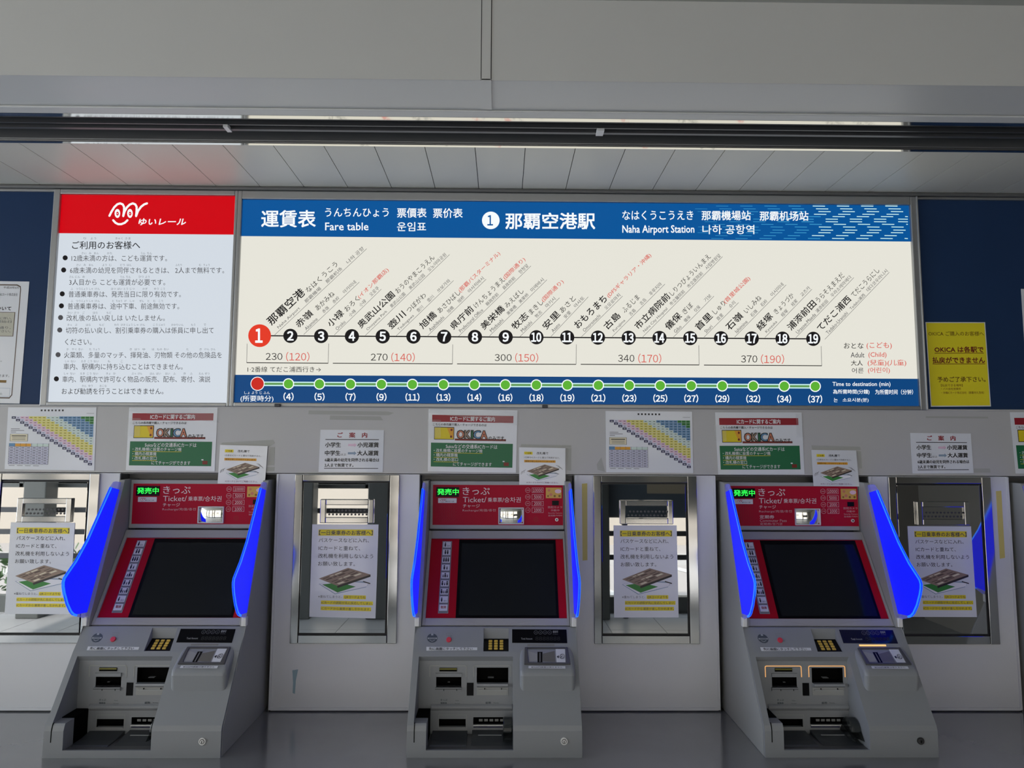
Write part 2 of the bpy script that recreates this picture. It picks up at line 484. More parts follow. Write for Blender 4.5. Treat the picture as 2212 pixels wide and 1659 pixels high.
# ================================================================== backlit boards
A4 = lambda x, y: (500 + x / 2.949, 410 + y / 2.949)       # drawing units of the left half of the fare board
A5 = lambda x, y: (1230 + x / 2.873, 410 + y / 2.873)
A3 = lambda x, y: (x / 3.3173, 400 + y / 3.3173)           # notice board
NY = (0, -1, 0)


def quad(mb, pts, mname, Y, back=.01):
    ps = [wp(*p, Y) for p in pts]                           # bl, br, tr, tl
    mb.slab(ps, (0, back, 0), mname)


t = empty('fare_board', (wp(1250, 870)[0], 0, wp(1250, 870)[2]), 'long backlit fare table board with blue header and numbered station line', 'sign')
T0 = t.location.copy()
inv = lambda: (-T0[0], -T0[1], -T0[2])
X0, X1 = wp(507, 860)[0], wp(1984, 860)[0]
zt, zh, zb, z0 = wp(1250, 438)[2], wp(1250, 516)[2], wp(1250, 814)[2], wp(1250, 873.5)[2]
m = MB(); m.box(X0, X1, 0, .03, zh, zt, 'lit_blue')
p = PR(m, lambda a, b: wp(*A4(a, b)), NY)
p.text('運賃表', 190, 240, 537, 110, 'lit_text', bold=.016)
p.text('うんちんひょう', 597, 173, 1002, 56, 'lit_text', bold=.008)
p.text('Fare table', 597, 259, 873, 50, 'lit_text', bold=.012)
p.text('票價表', 1055, 178, 1243, 62, 'lit_text', bold=.012); p.text('票价表', 1284, 180, 1473, 62, 'lit_text', bold=.012)
p.text('운임표', 1055, 264, 1240, 58, 'lit_text', bold=.01)
p.circ(1652, 195, 56, 'lit_text', 1); p.text('\x011', 1630, 228, 1666, 66, 'lit_blue', 2, .02)
x1b = ((1230 + 160 / 2.873) - 500) * 2.949
p.text('那覇空港駅', 1745, 252, x1b, 106, 'lit_text', bold=.018)
p = PR(m, lambda a, b: wp(*A5(a, b)), NY)
rows = [(101, 1510), (118, 1530), (135, 1545), (152, 1518), (166, 1483), (182, 1440), (198, 1440), (214, 1490), (231, 1548), (250, 1560), (266, 1545), (284, 1505), (302, 1480)]
for i, (yy, xs) in enumerate(rows):
    for k in range(-5, 5):
        a = xs + k * 150; b = a + 76
        if a < 780 or a > 2100: continue
        b = min(b, 2100); far = (a - 780) / 1300
        mm = 'lit_dash' if far > .55 else 'lit_dash2'
        th = 5 * min(1, .45 + far)
        p.line((a, yy + 8 * (a - 1500) / 1500 * 0), (b, yy + 1), th, mm, 1)
p.text('なはくうこうえき', 328, 188, 768, 58, 'lit_text', 3, .008)
p.text('那霸機場站', 820, 190, 1125, 60, 'lit_text', 3, .014); p.text('那霸机场站', 1180, 193, 1483, 60, 'lit_text', 3, .014)
p.text('Naha Airport Station', 328, 282, 775, 62, 'lit_text', 3, .012); p.text('나하 공항역', 825, 276, 1147, 58, 'lit_text', 3, .01)
m.build('header_panel', t, shift=inv())

m = MB(); m.box(X0, X1, 0, .03, zb, zh, 'lit_cream')
ST = [  # line start, line end, then (text, x0, x1, row); rows: k kanji, h kana, r red kana, s small below
    (4, 275, 925, 862, 375, [('那覇空港', 258, 475, 'K'), ('なはくうこう', 492, 682, 'h'), ('Naha Airport', 305, 442, 's'), ('那霸機場', 478, 575, 's'), ('那霸机场', 612, 708, 's'), ('나하 공항', 745, 848, 's')]),
    (4, 460, 922, 815, 588, [('赤嶺', 432, 525, 'k'), ('あかみね', 552, 662, 'h'), ('Akamine', 478, 552, 's'), ('赤嶺', 590, 625, 's'), ('赤岭', 655, 692, 's'), ('아카미네', 722, 798, 's')]),
    (4, 655, 925, 955, 633, [('小禄', 635, 722, 'k'), ('おろく', 738, 820, 'h'), ('(イオン那覇店)', 822, 1008, 'r'), ('Oroku', 675, 728, 's'), ('小祿', 760, 797, 's'), ('小禄', 826, 862, 's'), ('오로쿠', 893, 945, 's')]),
    (4, 853, 928, 1390, 412, [('奥武山公園', 828, 1045, 'k'), ('おうのやまこうえん', 1062, 1298, 'h'), ('Onoyama Park', 872, 998, 's'), ('奧武山公園', 1022, 1112, 's'), ('奥武山公园', 1142, 1235, 's'), ('오노야마공원', 1262, 1372, 's')]),
    (4, 1050, 930, 1415, 578, [('壺川', 1022, 1115, 'k'), ('つぼがわ', 1132, 1245, 'h'), ('Tsubogawa', 1070, 1168, 's'), ('壺川', 1192, 1225, 's'), ('壶川', 1258, 1293, 's'), ('쓰보가와', 1322, 1398, 's')]),
    (4, 1250, 930, 1622, 570, [('旭橋', 1222, 1312, 'k'), ('あさひばし', 1330, 1462, 'h'), ('(那覇バスターミナル)', 1464, 1718, 'r'), ('Asahibashi', 1268, 1358, 's'), ('旭橋', 1385, 1420, 's'), ('旭桥', 1452, 1488, 's'), ('아사히바시', 1518, 1612, 's')]),
    (4, 1445, 935, 1908, 485, [('県庁前', 1418, 1548, 'k'), ('けんちょうまえ', 1562, 1745, 'h'), ('(国際通り)', 1748, 1878, 'r'), ('Prefectural Office', 1462, 1606, 's'), ('縣政府前', 1632, 1706, 's'), ('县政府前', 1738, 1812, 's'), ('현청앞', 1842, 1895, 's')]),
    (4, 1643, 932, 2010, 573, [('美栄橋', 1612, 1745, 'k'), ('みえばし', 1758, 1866, 'h'), ('Miebashi', 1658, 1735, 's'), ('美榮橋', 1765, 1820, 's'), ('美荣桥', 1842, 1897, 's'), ('미에바시', 1918, 1994, 's')]),
    (4, 1838, 935, 2090, 688, [('牧志', 1810, 1898, 'k'), ('まきし', 1912, 1990, 'h'), ('(国際通り)', 1992, 2122, 'r'), ('Makishi', 1855, 1918, 's'), ('牧志', 1945, 1982, 's'), ('마키시', 2012, 2068, 's')]),
    (4, 2035, 935, 2273, 682, [('安里', 2008, 2098, 'k'), ('あさと', 2110, 2196, 'h'), ('Asato', 2050, 2096, 's'), ('安里', 2130, 2166, 's'), ('아사토', 2194, 2252, 's')]),
    (5, 75, 912, 330, 660, [('おもろまち', 55, 238, 'k'), ('(DFSギャラリア・沖縄)', 250, 514, 'r'), ('Omoromachi', 95, 195, 's'), ('오모로마치', 230, 320, 's')]),
    (5, 265, 912, 593, 585, [('古島', 238, 322, 'k'), ('ふるじま', 345, 440, 'h'), ('Furujima', 282, 352, 's'), ('古島', 382, 415, 's'), ('古岛', 448, 480, 's'), ('후루지마', 507, 578, 's')]),
    (5, 455, 913, 950, 415, [('市立病院前', 430, 630, 'k'), ('しりつびょういんまえ', 640, 880, 'h'), ('Naha City Hospital', 470, 614, 's'), ('市立醫院前', 634, 720, 's'), ('市立医院前', 742, 832, 's'), ('시립병원앞', 855, 942, 's')]),
    (5, 645, 915, 897, 660, [('儀保', 618, 702, 'k'), ('ぎぼ', 718, 772, 'h'), ('Gibo', 660, 698, 's'), ('儀保', 722, 755, 's'), ('仪保', 785, 816, 's'), ('기보', 848, 884, 's')]),
    (5, 835, 915, 1050, 700, [('首里', 806, 892, 'k'), ('しゅり', 908, 974, 'h'), ('(首里城公園)', 974, 1128, 'r'), ('Shuri', 850, 890, 's'), ('首里', 925, 958, 's'), ('슈리', 1002, 1034, 's')]),
    (5, 1025, 915, 1345, 590, [('石嶺', 996, 1082, 'k'), ('いしみね', 1102, 1196, 'h'), ('Ishimine', 1040, 1108, 's'), ('石嶺', 1135, 1170, 's'), ('石岭', 1198, 1232, 's'), ('이시미네', 1260, 1332, 's')]),
    (5, 1213, 917, 1505, 617, [('経塚', 1186, 1268, 'k'), ('きょうづか', 1287, 1398, 'h'), ('Kyozuka', 1228, 1294, 's'), ('經塚', 1325, 1360, 's'), ('经冢', 1388, 1420, 's'), ('교즈카', 1446, 1498, 's')]),
    (5, 1405, 918, 1765, 545, [('浦添前田', 1378, 1536, 'k'), ('うらそえまえだ', 1548, 1710, 'h'), ('Urasoe-Maeda', 1418, 1532, 's'), ('浦添前田', 1540, 1608, 's'), ('우라소에마에다', 1634, 1754, 's')]),
    (5, 1585, 928, 1985, 512, [('てだこ浦西', 1562, 1752, 'k'), ('てだこうらにし', 1768, 1928, 'h'), ('Tedako-Uranishi', 1605, 1730, 's'), ('Tedako浦西', 1750, 1838, 's'), ('데다코우라니시', 1856, 1978, 's')]),
]
for half, xs, ys, xe, ye, items in ST:
    p = PR(m, (lambda a, b: wp(*A4(a, b))) if half == 4 else (lambda a, b: wp(*A5(a, b))), NY)
    L = math.hypot(xe - xs, ye - ys); ux, uy = (xe - xs) / L, (ye - ys) / L; nx, ny = uy, -ux
    p.line((xs, ys), (xe, ye), 2.2, 'print_grey', 1)
    for tx, a, b, row in items:
        off, h, mm, bold = {'K': (54, 58, 'print_black', .012), 'k': (48, 47, 'print_black', .012), 'h': (46, 36, 'print_black', 0.), 'r': (45, 34, 'lit_redtext', .004), 's': (8, 24, 'print_grey', 0.)}[row]
        if row == 's' and ord(tx[0]) < 128: h = 22; off = 6
        if row == 's' and ord(tx[0]) > 0xAC00 - 1: h = 25
        q = [((X - xs - off * nx) / ux) for X in (a, b)]
        p.textdir(tx, (xs + q[0] * ux + off * nx, ys + q[0] * uy + off * ny), (xs + q[1] * ux + off * nx, ys + q[1] * uy + off * ny), h, mm, 2, bold)
pp = PR(m, lambda a, b: wp(a, b), NY)
for i in range(19):
    cx_, cy_ = 561 + 66.42 * i, 725.2 + 6.8 * i / 18
    if i < 18: pp.line((cx_ + 10, cy_), (cx_ + 60, cy_ + .35), 2.6, 'print_black', 1)
for i in range(19):
    cx_, cy_ = 561 + 66.42 * i, 725.2 + 6.8 * i / 18
    pp.circ(cx_, cy_, 24.6 if i == 0 else 15.4, 'lit_mark' if i == 0 else 'print_black', 2)
    w = 8 if i == 0 else (7.0 if i < 9 else 10.6)
    hh = 31 if i == 0 else 20.5
    pp.text('\x01' + str(i + 1), cx_ - w - (1.5 if i == 0 else (.8 if i > 8 else 0)), cy_ + hh / 2, cx_ + w - (1.5 if i == 0 else 0), hh, 'lit_text', 3, .035)
p4 = PR(m, lambda a, b: wp(*A4(a, b)), NY); p5 = PR(m, lambda a, b: wp(*A5(a, b)), NY)
for p, vl, bl, br, vr, f1, f2, base in ((p4, (100, 980), (97, 1101), (616, 1105), (620, 980), ('230', 219, 325), ('(120)', 348, 497), 1084),
                                      (p4, None, (646, 1105), (1408, 1109), (1410, 985), ('270', 888, 995), ('(140)', 1018, 1168), 1088),
                                      (p4, None, (1437, 1109), (2195, 1112), (2197, 985), ('300', 1677, 1785), ('(150)', 1807, 1954), 1091),
                                      (p5, None, (70, 1083), (805, 1087), (803, 965), ('340', 302, 403), ('(170)', 427, 570), 1068),
                                      (p5, None, (835, 1088), (1566, 1092), (1562, 970), ('370', 1065, 1166), ('(190)', 1188, 1332), 1072)):
    if vl: p.line(vl, bl, 2.5, 'print_grey', 1)
    p.line(bl, br, 5, 'print_black', 1); p.line(br, vr, 2.5, 'print_grey', 1)
    p.text('\x01' + f1[0], f1[1], base, f1[2], 44, 'print_black', 2, -.004); p.text('\x01' + f2[0], f2[1], base + 9, f2[2], 60, 'lit_redtext', 2, -.004)
p4.text('1·2番線 てだこ浦西行き→', 103, 1162, 570, 36, 'print_black', 2)
for tx, a, b, base, h, mm in (('おとな', 1703, 1825, 986, 36, 'print_black'), ('(こども)', 1843, 2000, 990, 44, 'lit_redtext'), ('Adult', 1745, 1830, 1041, 32, 'print_grey'), ('(Child)', 1855, 1967, 1046, 38, 'lit_redtext'),
                              ('大人', 1747, 1820, 1092, 34, 'print_black'), ('(兒童)(儿童)', 1850, 2090, 1096, 42, 'lit_redtext'), ('어른', 1752, 1825, 1139, 34, 'print_grey'), ('(어린이)', 1852, 1988, 1142, 40, 'lit_redtext')):
    p5.text(tx, a, base, b, h, mm, 2, .004)
m.build('fare_panel', t, shift=inv())

m = MB(); m.box(X0, X1, 0, .03, z0, zb, 'lit_navy')
pp = PR(m, lambda a, b: wp(a, b), NY)
xa, ya, dx, dy = 556.5, 829.0, 66.9, .31
pp.line((xa, ya), (xa + dx * 18, ya + dy * 18), 9.6, 'lit_dash', 1); pp.line((xa, ya), (xa + dx * 18, ya + dy * 18), 4.6, 'lit_green2', 2)
TM = [0, 4, 5, 7, 9, 11, 13, 14, 16, 18, 19, 21, 23, 25, 27, 29, 32, 34, 37]
for i in range(19):
    a, b = xa + dx * i, ya + dy * i
    r = 15.2 if i == 0 else 12.2
    pp.circ(a, b, r, 'lit_text', 3); pp.circ(a, b, r - (1.6 if i == 0 else 2.2), 'lit_mark2' if i == 0 else 'lit_green', 4)
    if i:
        w = 11 if TM[i] < 10 else 15.2
        pp.text('\x01(%d)' % TM[i], a - w, b + 36.5, a + w, 18, 'lit_text', 2, .02)
p4 = PR(m, lambda a, b: wp(*A4(a, b)), NY); p5 = PR(m, lambda a, b: wp(*A5(a, b)), NY)
p4.text('(所要時分)', 58, 1354, 268, 44, 'lit_text', 2, .004); p4.text('しょ よう じ ふん', 83, 1302, 245, 18, 'lit_text', 2)
p5.text('Time to destination (min)', 1632, 1226, 1992, 34, 'lit_text', 2, .008); p5.text('為所需時間(分鐘)', 1635, 1271, 1862, 32, 'lit_text', 2, .008)
p5.text('为所需时间（分钟）', 1897, 1271, 2132, 32, 'lit_text', 2, .008); p5.text('는', 1640, 1318, 1664, 26, 'lit_text', 2, .006); p5.text('소요시분(분)', 1695, 1320, 1856, 28, 'lit_text', 2, .006)
m.build('time_panel', t, shift=inv())
XF0, XF1, ZF0, ZF1 = wp(494, 860)[0], BR, HT, Z(.8385)
m = MB()
m.box(XF0 + .006, X0, -.010, .03, ZF0, ZF1, 'alu_frame'); m.box(X1, XF1, -.010, .03, ZF0, ZF1, 'alu_frame')
m.box(X0, X1, -.010, .03, zt, ZF1, 'alu_frame'); m.box(X0, X1, -.010, .03, ZF0, z0, 'alu_frame')
m.box(XF1 - .006, XF1, -.016, .03, ZF0, ZF1, 'alu_frame')
m.build('frame', t, bevel=.0025, shift=inv())
for a, b in ((600, 876.5), (1177, 879)):
    c = wp(a, b, -.012); m = MB(); m.box(c[0] - .009, c[0] + .009, -.020, -.010, c[2] - .004, c[2] + .006, 'rail_dark'); m.build('clip', t, bevel=.002, shift=inv())

t = empty('notice_board', (wp(300, 870)[0], 0, wp(300, 870)[2]), 'backlit rules notice board with red header left of the fare table', 'sign')
T0 = t.location.copy()
X0, X1 = wp(104, 866)[0], wp(491, 866)[0]
zt, zh, z0 = wp(320, 422.5)[2], wp(316, 505.3)[2], wp(297, 869.5)[2]
m = MB(); m.box(X0, X1, 0, .03, zh, zt, 'lit_red')
p = PR(m, lambda a, b: wp(*A3(a, b)), NY)
w = 15
p.stroke([(785, 220), (800, 190), (820, 158), (842, 137), (862, 131), (880, 138), (890, 156), (890, 180), (884, 222)], w, 'lit_text', 2)
p.stroke([(884, 222), (893, 190), (910, 160), (930, 140), (952, 131), (970, 138), (980, 156), (980, 182), (976, 222)], w, 'lit_text', 2)
p.stroke([(976, 222), (990, 185), (1012, 155), (1034, 138), (1054, 131)], w, 'lit_text', 2)
for ex in (842, 932):
    p.circ(ex, 203, 20, 'lit_text', 2, ry=32); p.circ(ex + 1, 205, 9, 'lit_red', 3, ry=14); p.circ(ex, 205, 3.5, 'lit_text', 4)
p.stroke([(812, 252), (828, 270), (848, 280), (870, 280), (895, 270), (914, 252)], w, 'lit_text', 2)
p.text('ゆいレール', 995, 288, 1335, 50, 'lit_text', 2, .022, slant=.25)
m.build('header_panel', t, shift=inv())
m = MB(); m.box(X0, X1, 0, .03, z0, zh, 'lit_white')
p = PR(m, lambda a, b: wp(*A3(a, b)), NY)
p.text('ご利用のお客様へ', 518, 459, 1005, 58, 'print_black', 2, .006)
LN = [('12歳未満の方は、こども運賃です。', 513, 1198, 546, 1), ('6歳未満の幼児を同伴されるときは、 2人まで無料です。', 502, 1607, 633, 1), ('3人目から こども運賃が必要です。', 497, 1185, 718, 0),
      ('普通乗車券は、発売当日に限り有効です。', 492, 1297, 804, 1), ('普通乗車券は、途中下車、前途無効です。', 486, 1285, 890, 1), ('改札後の払い戻しは いたしません。', 478, 1182, 974, 1),
      ('切符の払い戻し、割引乗車券の購入は係員に申し出て', 472, 1532, 1063, 1), ('ください。', 466, 658, 1146, 0), ('火薬類、多量のマッチ、揮発油、刃物類 その他の危険品を', 460, 1590, 1240, 1),
      ('車内、駅構内に持ち込むことはできません。', 456, 1310, 1323, 0), ('車内、駅構内で許可なく物品の販売、配布、寄付、演説', 448, 1507, 1413, 1), ('および勧誘を行うことはできません。', 443, 1172, 1499, 0)]
for i, (tx, a, b, base, dot) in enumerate(LN):
    p.text(tx, a, base, b, 45, 'print_grey' if i not in (11,) else 'print_black', 2, .002)
    if dot: p.circ(a - 45 + (2 if i > 4 else 0), base - 25, 18, 'print_black' if i < 5 or i > 9 else 'print_grey', 2)
FU = [(390, 'り', 600, 618), (390, 'よう', 650, 690), (390, 'きゃく', 828, 880), (390, 'さま', 897, 937),
      (496, 'さい', 585, 620), (496, 'み', 638, 655), (496, 'まん', 675, 708), (496, 'かた', 768, 805), (496, 'うん', 1010, 1042), (496, 'ちん', 1055, 1090),
      (580, 'さい', 548, 580), (580, 'み', 600, 616), (580, 'まん', 638, 670), (580, 'よう', 735, 766), (580, 'じ', 784, 800), (580, 'どう', 862, 895), (580, 'はん', 910, 942), (580, 'ふたり', 1258, 1304), (580, 'む', 1427, 1442), (580, 'りょう', 1460, 1503),
      (665, 'さん', 498, 530), (665, 'にん', 540, 575), (665, 'め', 592, 608), (665, 'うん', 862, 893), (665, 'ちん', 905, 938), (665, 'ひつ', 995, 1030), (665, 'よう', 1042, 1073)]
for bb in (751, 838): FU += [(bb, 'ふ', 508, 524), (bb, 'つう', 545, 578), (bb, 'じょう', 585, 628), (bb, 'しゃ', 640, 668), (bb, 'けん', 682, 716)]
FU += [(751, 'はつ', 797, 830), (751, 'ばい', 842, 876), (751, 'とう', 888, 918), (751, 'じつ', 932, 965), (751, 'かぎ', 1022, 1058), (751, 'ゆう', 1105, 1138), (751, 'こう', 1152, 1182),
       (838, 'と', 805, 818), (838, 'ちゅう', 832, 876), (838, 'げ', 892, 908), (838, 'しゃ', 932, 964), (838, 'ぜん', 1000, 1032), (838, 'と', 1058, 1072), (838, 'む', 1100, 1116), (838, 'こう', 1138, 1168),
       (922, 'かい', 485, 520), (922, 'さつ', 532, 566), (922, 'ご', 592, 608), (922, 'はら', 667, 700), (922, 'もど', 765, 798),
       (1009, 'きっ', 485, 515), (1009, 'ぷ', 538, 554), (1009, 'はら', 617, 650), (1009, 'もど', 712, 748), (1009, 'わり', 820, 852), (1009, 'びき', 866, 898), (1009, 'じょう', 908, 950), (1009, 'しゃ', 962, 994), (1009, 'けん', 1006, 1040), (1009, 'こう', 1098, 1130), (1009, 'にゅう', 1140, 1182), (1009, 'かかりいん', 1228, 1315), (1009, 'もう', 1370, 1400), (1009, 'で', 1460, 1477),
       (1184, 'か', 478, 494), (1184, 'やく', 515, 550), (1184, 'るい', 562, 596), (1184, 'た', 640, 656), (1184, 'りょう', 670, 714), (1184, 'き', 930, 946), (1184, 'はつ', 966, 1000), (1184, 'ゆ', 1022, 1042), (1184, 'は', 1090, 1106), (1184, 'もの', 1126, 1162), (1184, 'るい', 1174, 1210), (1184, 'た', 1336, 1352), (1184, 'き', 1430, 1446), (1184, 'けん', 1466, 1500), (1184, 'ひん', 1512, 1545),
       (1270, 'しゃ', 468, 495), (1270, 'ない', 508, 543), (1270, 'えき', 582, 615), (1270, 'こう', 630, 660), (1270, 'ない', 672, 708), (1270, 'も', 773, 790), (1270, 'こ', 866, 880),
       (1358, 'しゃ', 460, 490), (1358, 'ない', 504, 540), (1358, 'えき', 575, 608), (1358, 'こう', 624, 656), (1358, 'ない', 668, 704), (1358, 'きょ', 762, 792), (1358, 'か', 812, 830), (1358, 'ぶっ', 943, 975), (1358, 'ぴん', 988, 1020), (1358, 'はん', 1075, 1108), (1358, 'ばい', 1120, 1154), (1358, 'はい', 1185, 1218), (1358, 'ふ', 1242, 1260), (1358, 'き', 1315, 1332), (1358, 'ふ', 1362, 1380), (1358, 'えん', 1425, 1460), (1358, 'ぜつ', 1468, 1502),
       (1446, 'かん', 588, 620), (1446, 'ゆう', 635, 665), (1446, 'おこな', 715, 765)]
for base, tx, a, b in FU: p.text(tx, a, base, b, 16, 'print_furi', 2, .004)
m.build('rules_panel', t, shift=inv())
m = MB()
m.box(BL, X0, -.010, .03, HT, Z(.8385), 'alu_frame'); m.box(X1, XF0 + .006, -.010, .03, HT, Z(.8385), 'alu_frame')
m.box(X0, X1, -.010, .03, zt, Z(.8385), 'alu_frame'); m.box(X0, X1, -.010, .03, HT, z0, 'alu_frame')
m.build('frame', t, bevel=.0025, shift=inv())

# ================================================================== steel hatches between the machines
HL = ['stainless steel hatch at the far left, partly behind the leftmost machine side light', 'stainless steel hatch between the left and the middle ticket machine',
      'stainless steel hatch between the middle and the right ticket machine', 'stainless steel hatch right of the right ticket machine']
hx = -.4815
zt_, zb_ = wp(750, 1025.2)[2], wp(742, 1389)[2]
h0 = empty('steel_hatch', (hx, 0, zb_), HL[1], 'hatch', 'stainless steel hatches'); T0 = h0.location.copy()
a0, a1 = wp(639.5, 1025)[0], wp(864, 1025.8)[0]
b0, b1, bt, bb = wp(655, 1040)[0], wp(843.5, 1041)[0], wp(750, 1040)[2], wp(742, 1370.5)[2]
m = MB(); m.box(a0 + .002, a1 - .002, -.002, .002, zb_ + .002, zt_ - .002, 'gap_dark'); m.build('backing', h0, shift=inv())
m = MB()
m.box(a0, b0, -.009, .001, zb_, zt_, 'steel_frame'); m.box(b1, a1, -.009, .001, zb_, zt_, 'steel_frame')
m.box(b0 + .001, b1 - .001, -.008, .001, bt + .001, zt_, 'steel_frame'); m.box(b0 + .001, b1 - .001, -.008, .001, zb_, bb - .001, 'steel_frame')
m.build('frame', h0, bevel=.0015, shift=inv())
m = MB(); m.box(b0 + .003, b1 - .006, -.006, .001, bb + .005, bt - .004, 'steel_mirror'); m.build('door', h0, bevel=.001, shift=inv())
q0, q1 = wp(691, 1130, -.012), wp(808, 1078.7, -.012); w0, w1 = wp(703.5, 1117, -.012), wp(796.5, 1091, -.012)
m = MB(); ya, yb = -.016, -.006
m.box(q0[0], w0[0], ya, yb, q0[2], q1[2], 'steel_frame'); m.box(w1[0], q1[0], ya, yb, q0[2], q1[2], 'steel_frame')
m.box(w0[0], w1[0], ya, yb, w1[2], q1[2], 'steel_frame'); m.box(w0[0], w1[0], ya, yb, q0[2], w0[2], 'steel_frame')
ip = m.build('intercom_plate', h0, bevel=.002, shift=inv())
m = MB(); m.box(w0[0], w1[0], -.0085, -.0065, w0[2], w1[2], 'steel_mirror')
for i in range(11):
    for j in range(2):
        m.cyl((w0[0] + .010 + i * .0115 + j * .005, -.0095, w0[2] + .008 + j * .012), (0, 1, 0), .0032, .001, 'rail_dark', 10)
m.build('speech_grille', ip, shift=inv())
for k in (0, 2, 3): dup(h0, (hx + (k - 1) * .928, 0, zb_), HL[k])

# ================================================================== papers on the wall and hatches
def paper(name, px4, label, cat, group, Y=-.0012, mname='paper', border=None):
    """px4: photo corners tl, tr, br, bl"""
    tl, tr, br, bl = [wp(*q, Y) for q in px4]
    mb = MB(); mb.slab([bl, br, tr, tl], (0, .0008, 0), mname)
    F = lambda u, v: (tl * (1 - u) + tr * u) * (1 - v) + (bl * (1 - u) + br * u) * v
    return mb, PR(mb, F, NY, .00022), bl


def finish(mb, name, bl, label, cat, group=None):
    o = mb.build(name, shift=(-bl[0], -bl[1], -bl[2])); o.location = bl; return tag(o, label, cat, group)


def card_picture(p, x0, y0, sx, sy):
    """brown ticket floating over a green card, drawn in a box"""
    Q = lambda a, b: (x0 + a * sx, y0 + b * sy)
    p.poly([Q(0, .62), Q(.32, 1.0), Q(.92, .72), Q(.98, .55), Q(.9, .5), Q(.3, .5)], 'p_steel', 1)
    p.poly([Q(.02, .62), Q(.325, .97), Q(.93, .69), Q(.965, .56), Q(.3, .5)], 'p_white', 2)
    p.poly([Q(.07, .64), Q(.37, .93), Q(.72, .70), Q(.40, .55)], 'p_cardgreen', 3)
    p.poly([Q(0, .42), Q(.56, 0), Q(1.0, .24), Q(.36, .68)], 'p_brown', 4)
    p.poly([Q(.36, .68), Q(1.0, .24), Q(1.0, .32), Q(.37, .76)], 'p_dark', 4)
    g = lambda s, t: Q(.56 * s + .40 * t, .42 - .42 * s + .25 * t)
    for k in range(6):
        for s_, w_ in ((.06, .20), (.30, .12), (.46, .22), (.72, .22)):
            if (k * 5 + int(s_ * 50)) % 4 == 1: continue
            h_ = .05 + .03 * ((k + int(s_ * 10)) % 3); t_ = .10 + k * .14
            p.poly([g(s_, t_), g(s_ + w_, t_), g(s_ + w_, t_ + h_), g(s_, t_ + h_)], 'p_brown2' if (k + int(s_ * 20)) % 3 else 'p_cream', 5)
    p.line(Q(.86, .50), Q(1.0, .58), .012 * sx / .8, 'p_dark', 3)


def hatch_notice(px4, label, gloss):
    mb, p, bl = paper('notice', px4, label, 'notice', 0, -.0075, 'paper_gloss' if gloss else 'paper')
    p.rect(.10, .055, .925, .122, 'p_hl'); p.text('【一日乗車券のお客様へ】', .108, .116, .918, .052, 'ink_navy', 2, .01)
    p.text('パスケースなどに入れ、', .107, .195, .865, .046, 'ink', 2); p.text('ICカードと重ねて、', .107, .280, .735, .046, 'ink', 2)
    p.text('改札機を利用しないよう', .107, .366, .935, .049, 'ink', 2); p.text('お願い致します。', .107, .450, .665, .048, 'ink', 2)
    card_picture(p, .126, .468, .78, .285)
    p.text('※重ねてしまうと、', .125, .793, .485, .028, 'ink_grey', 2); p.rect(.508, .760, .845, .800, 'p_hl'); p.text('QRコードよりも', .52, .796, .835, .030, 'ink_navy', 2)
    p.rect(.17, .822, .955, .862, 'p_hl'); p.text('ICカードの読取が先に反応してしまい、', .175, .857, .95, .028, 'ink_navy', 2)
    p.rect(.17, .885, .93, .925, 'p_hl'); p.text('ICカードから運賃が差し引かれます。', .175, .920, .925, .028, 'ink_navy', 2)
    finish(mb, 'notice', bl, label, 'notice', 'day ticket notices on the hatches')


hatch_notice([(23.4, 1128.5), (161.7, 1129.4), (150.5, 1327), (9.8, 1326)], 'white day ticket notice on the far left hatch, partly behind a blue side light', 0)
hatch_notice([(674.5, 1132.7), (817.5, 1133), (811, 1336), (668, 1332.5)], 'laminated white day ticket notice on the hatch right of the left machine', 1)
hatch_notice([(1325.5, 1135), (1461.7, 1135), (1466, 1334), (1326.6, 1334)], 'white day ticket notice on the hatch right of the middle machine', 0)
hatch_notice([(1960.5, 1136.5), (2097.5, 1137), (2110.5, 1333), (1971.5, 1332.5)], 'white day ticket notice on the rightmost hatch, beside a broad blue side light', 0)


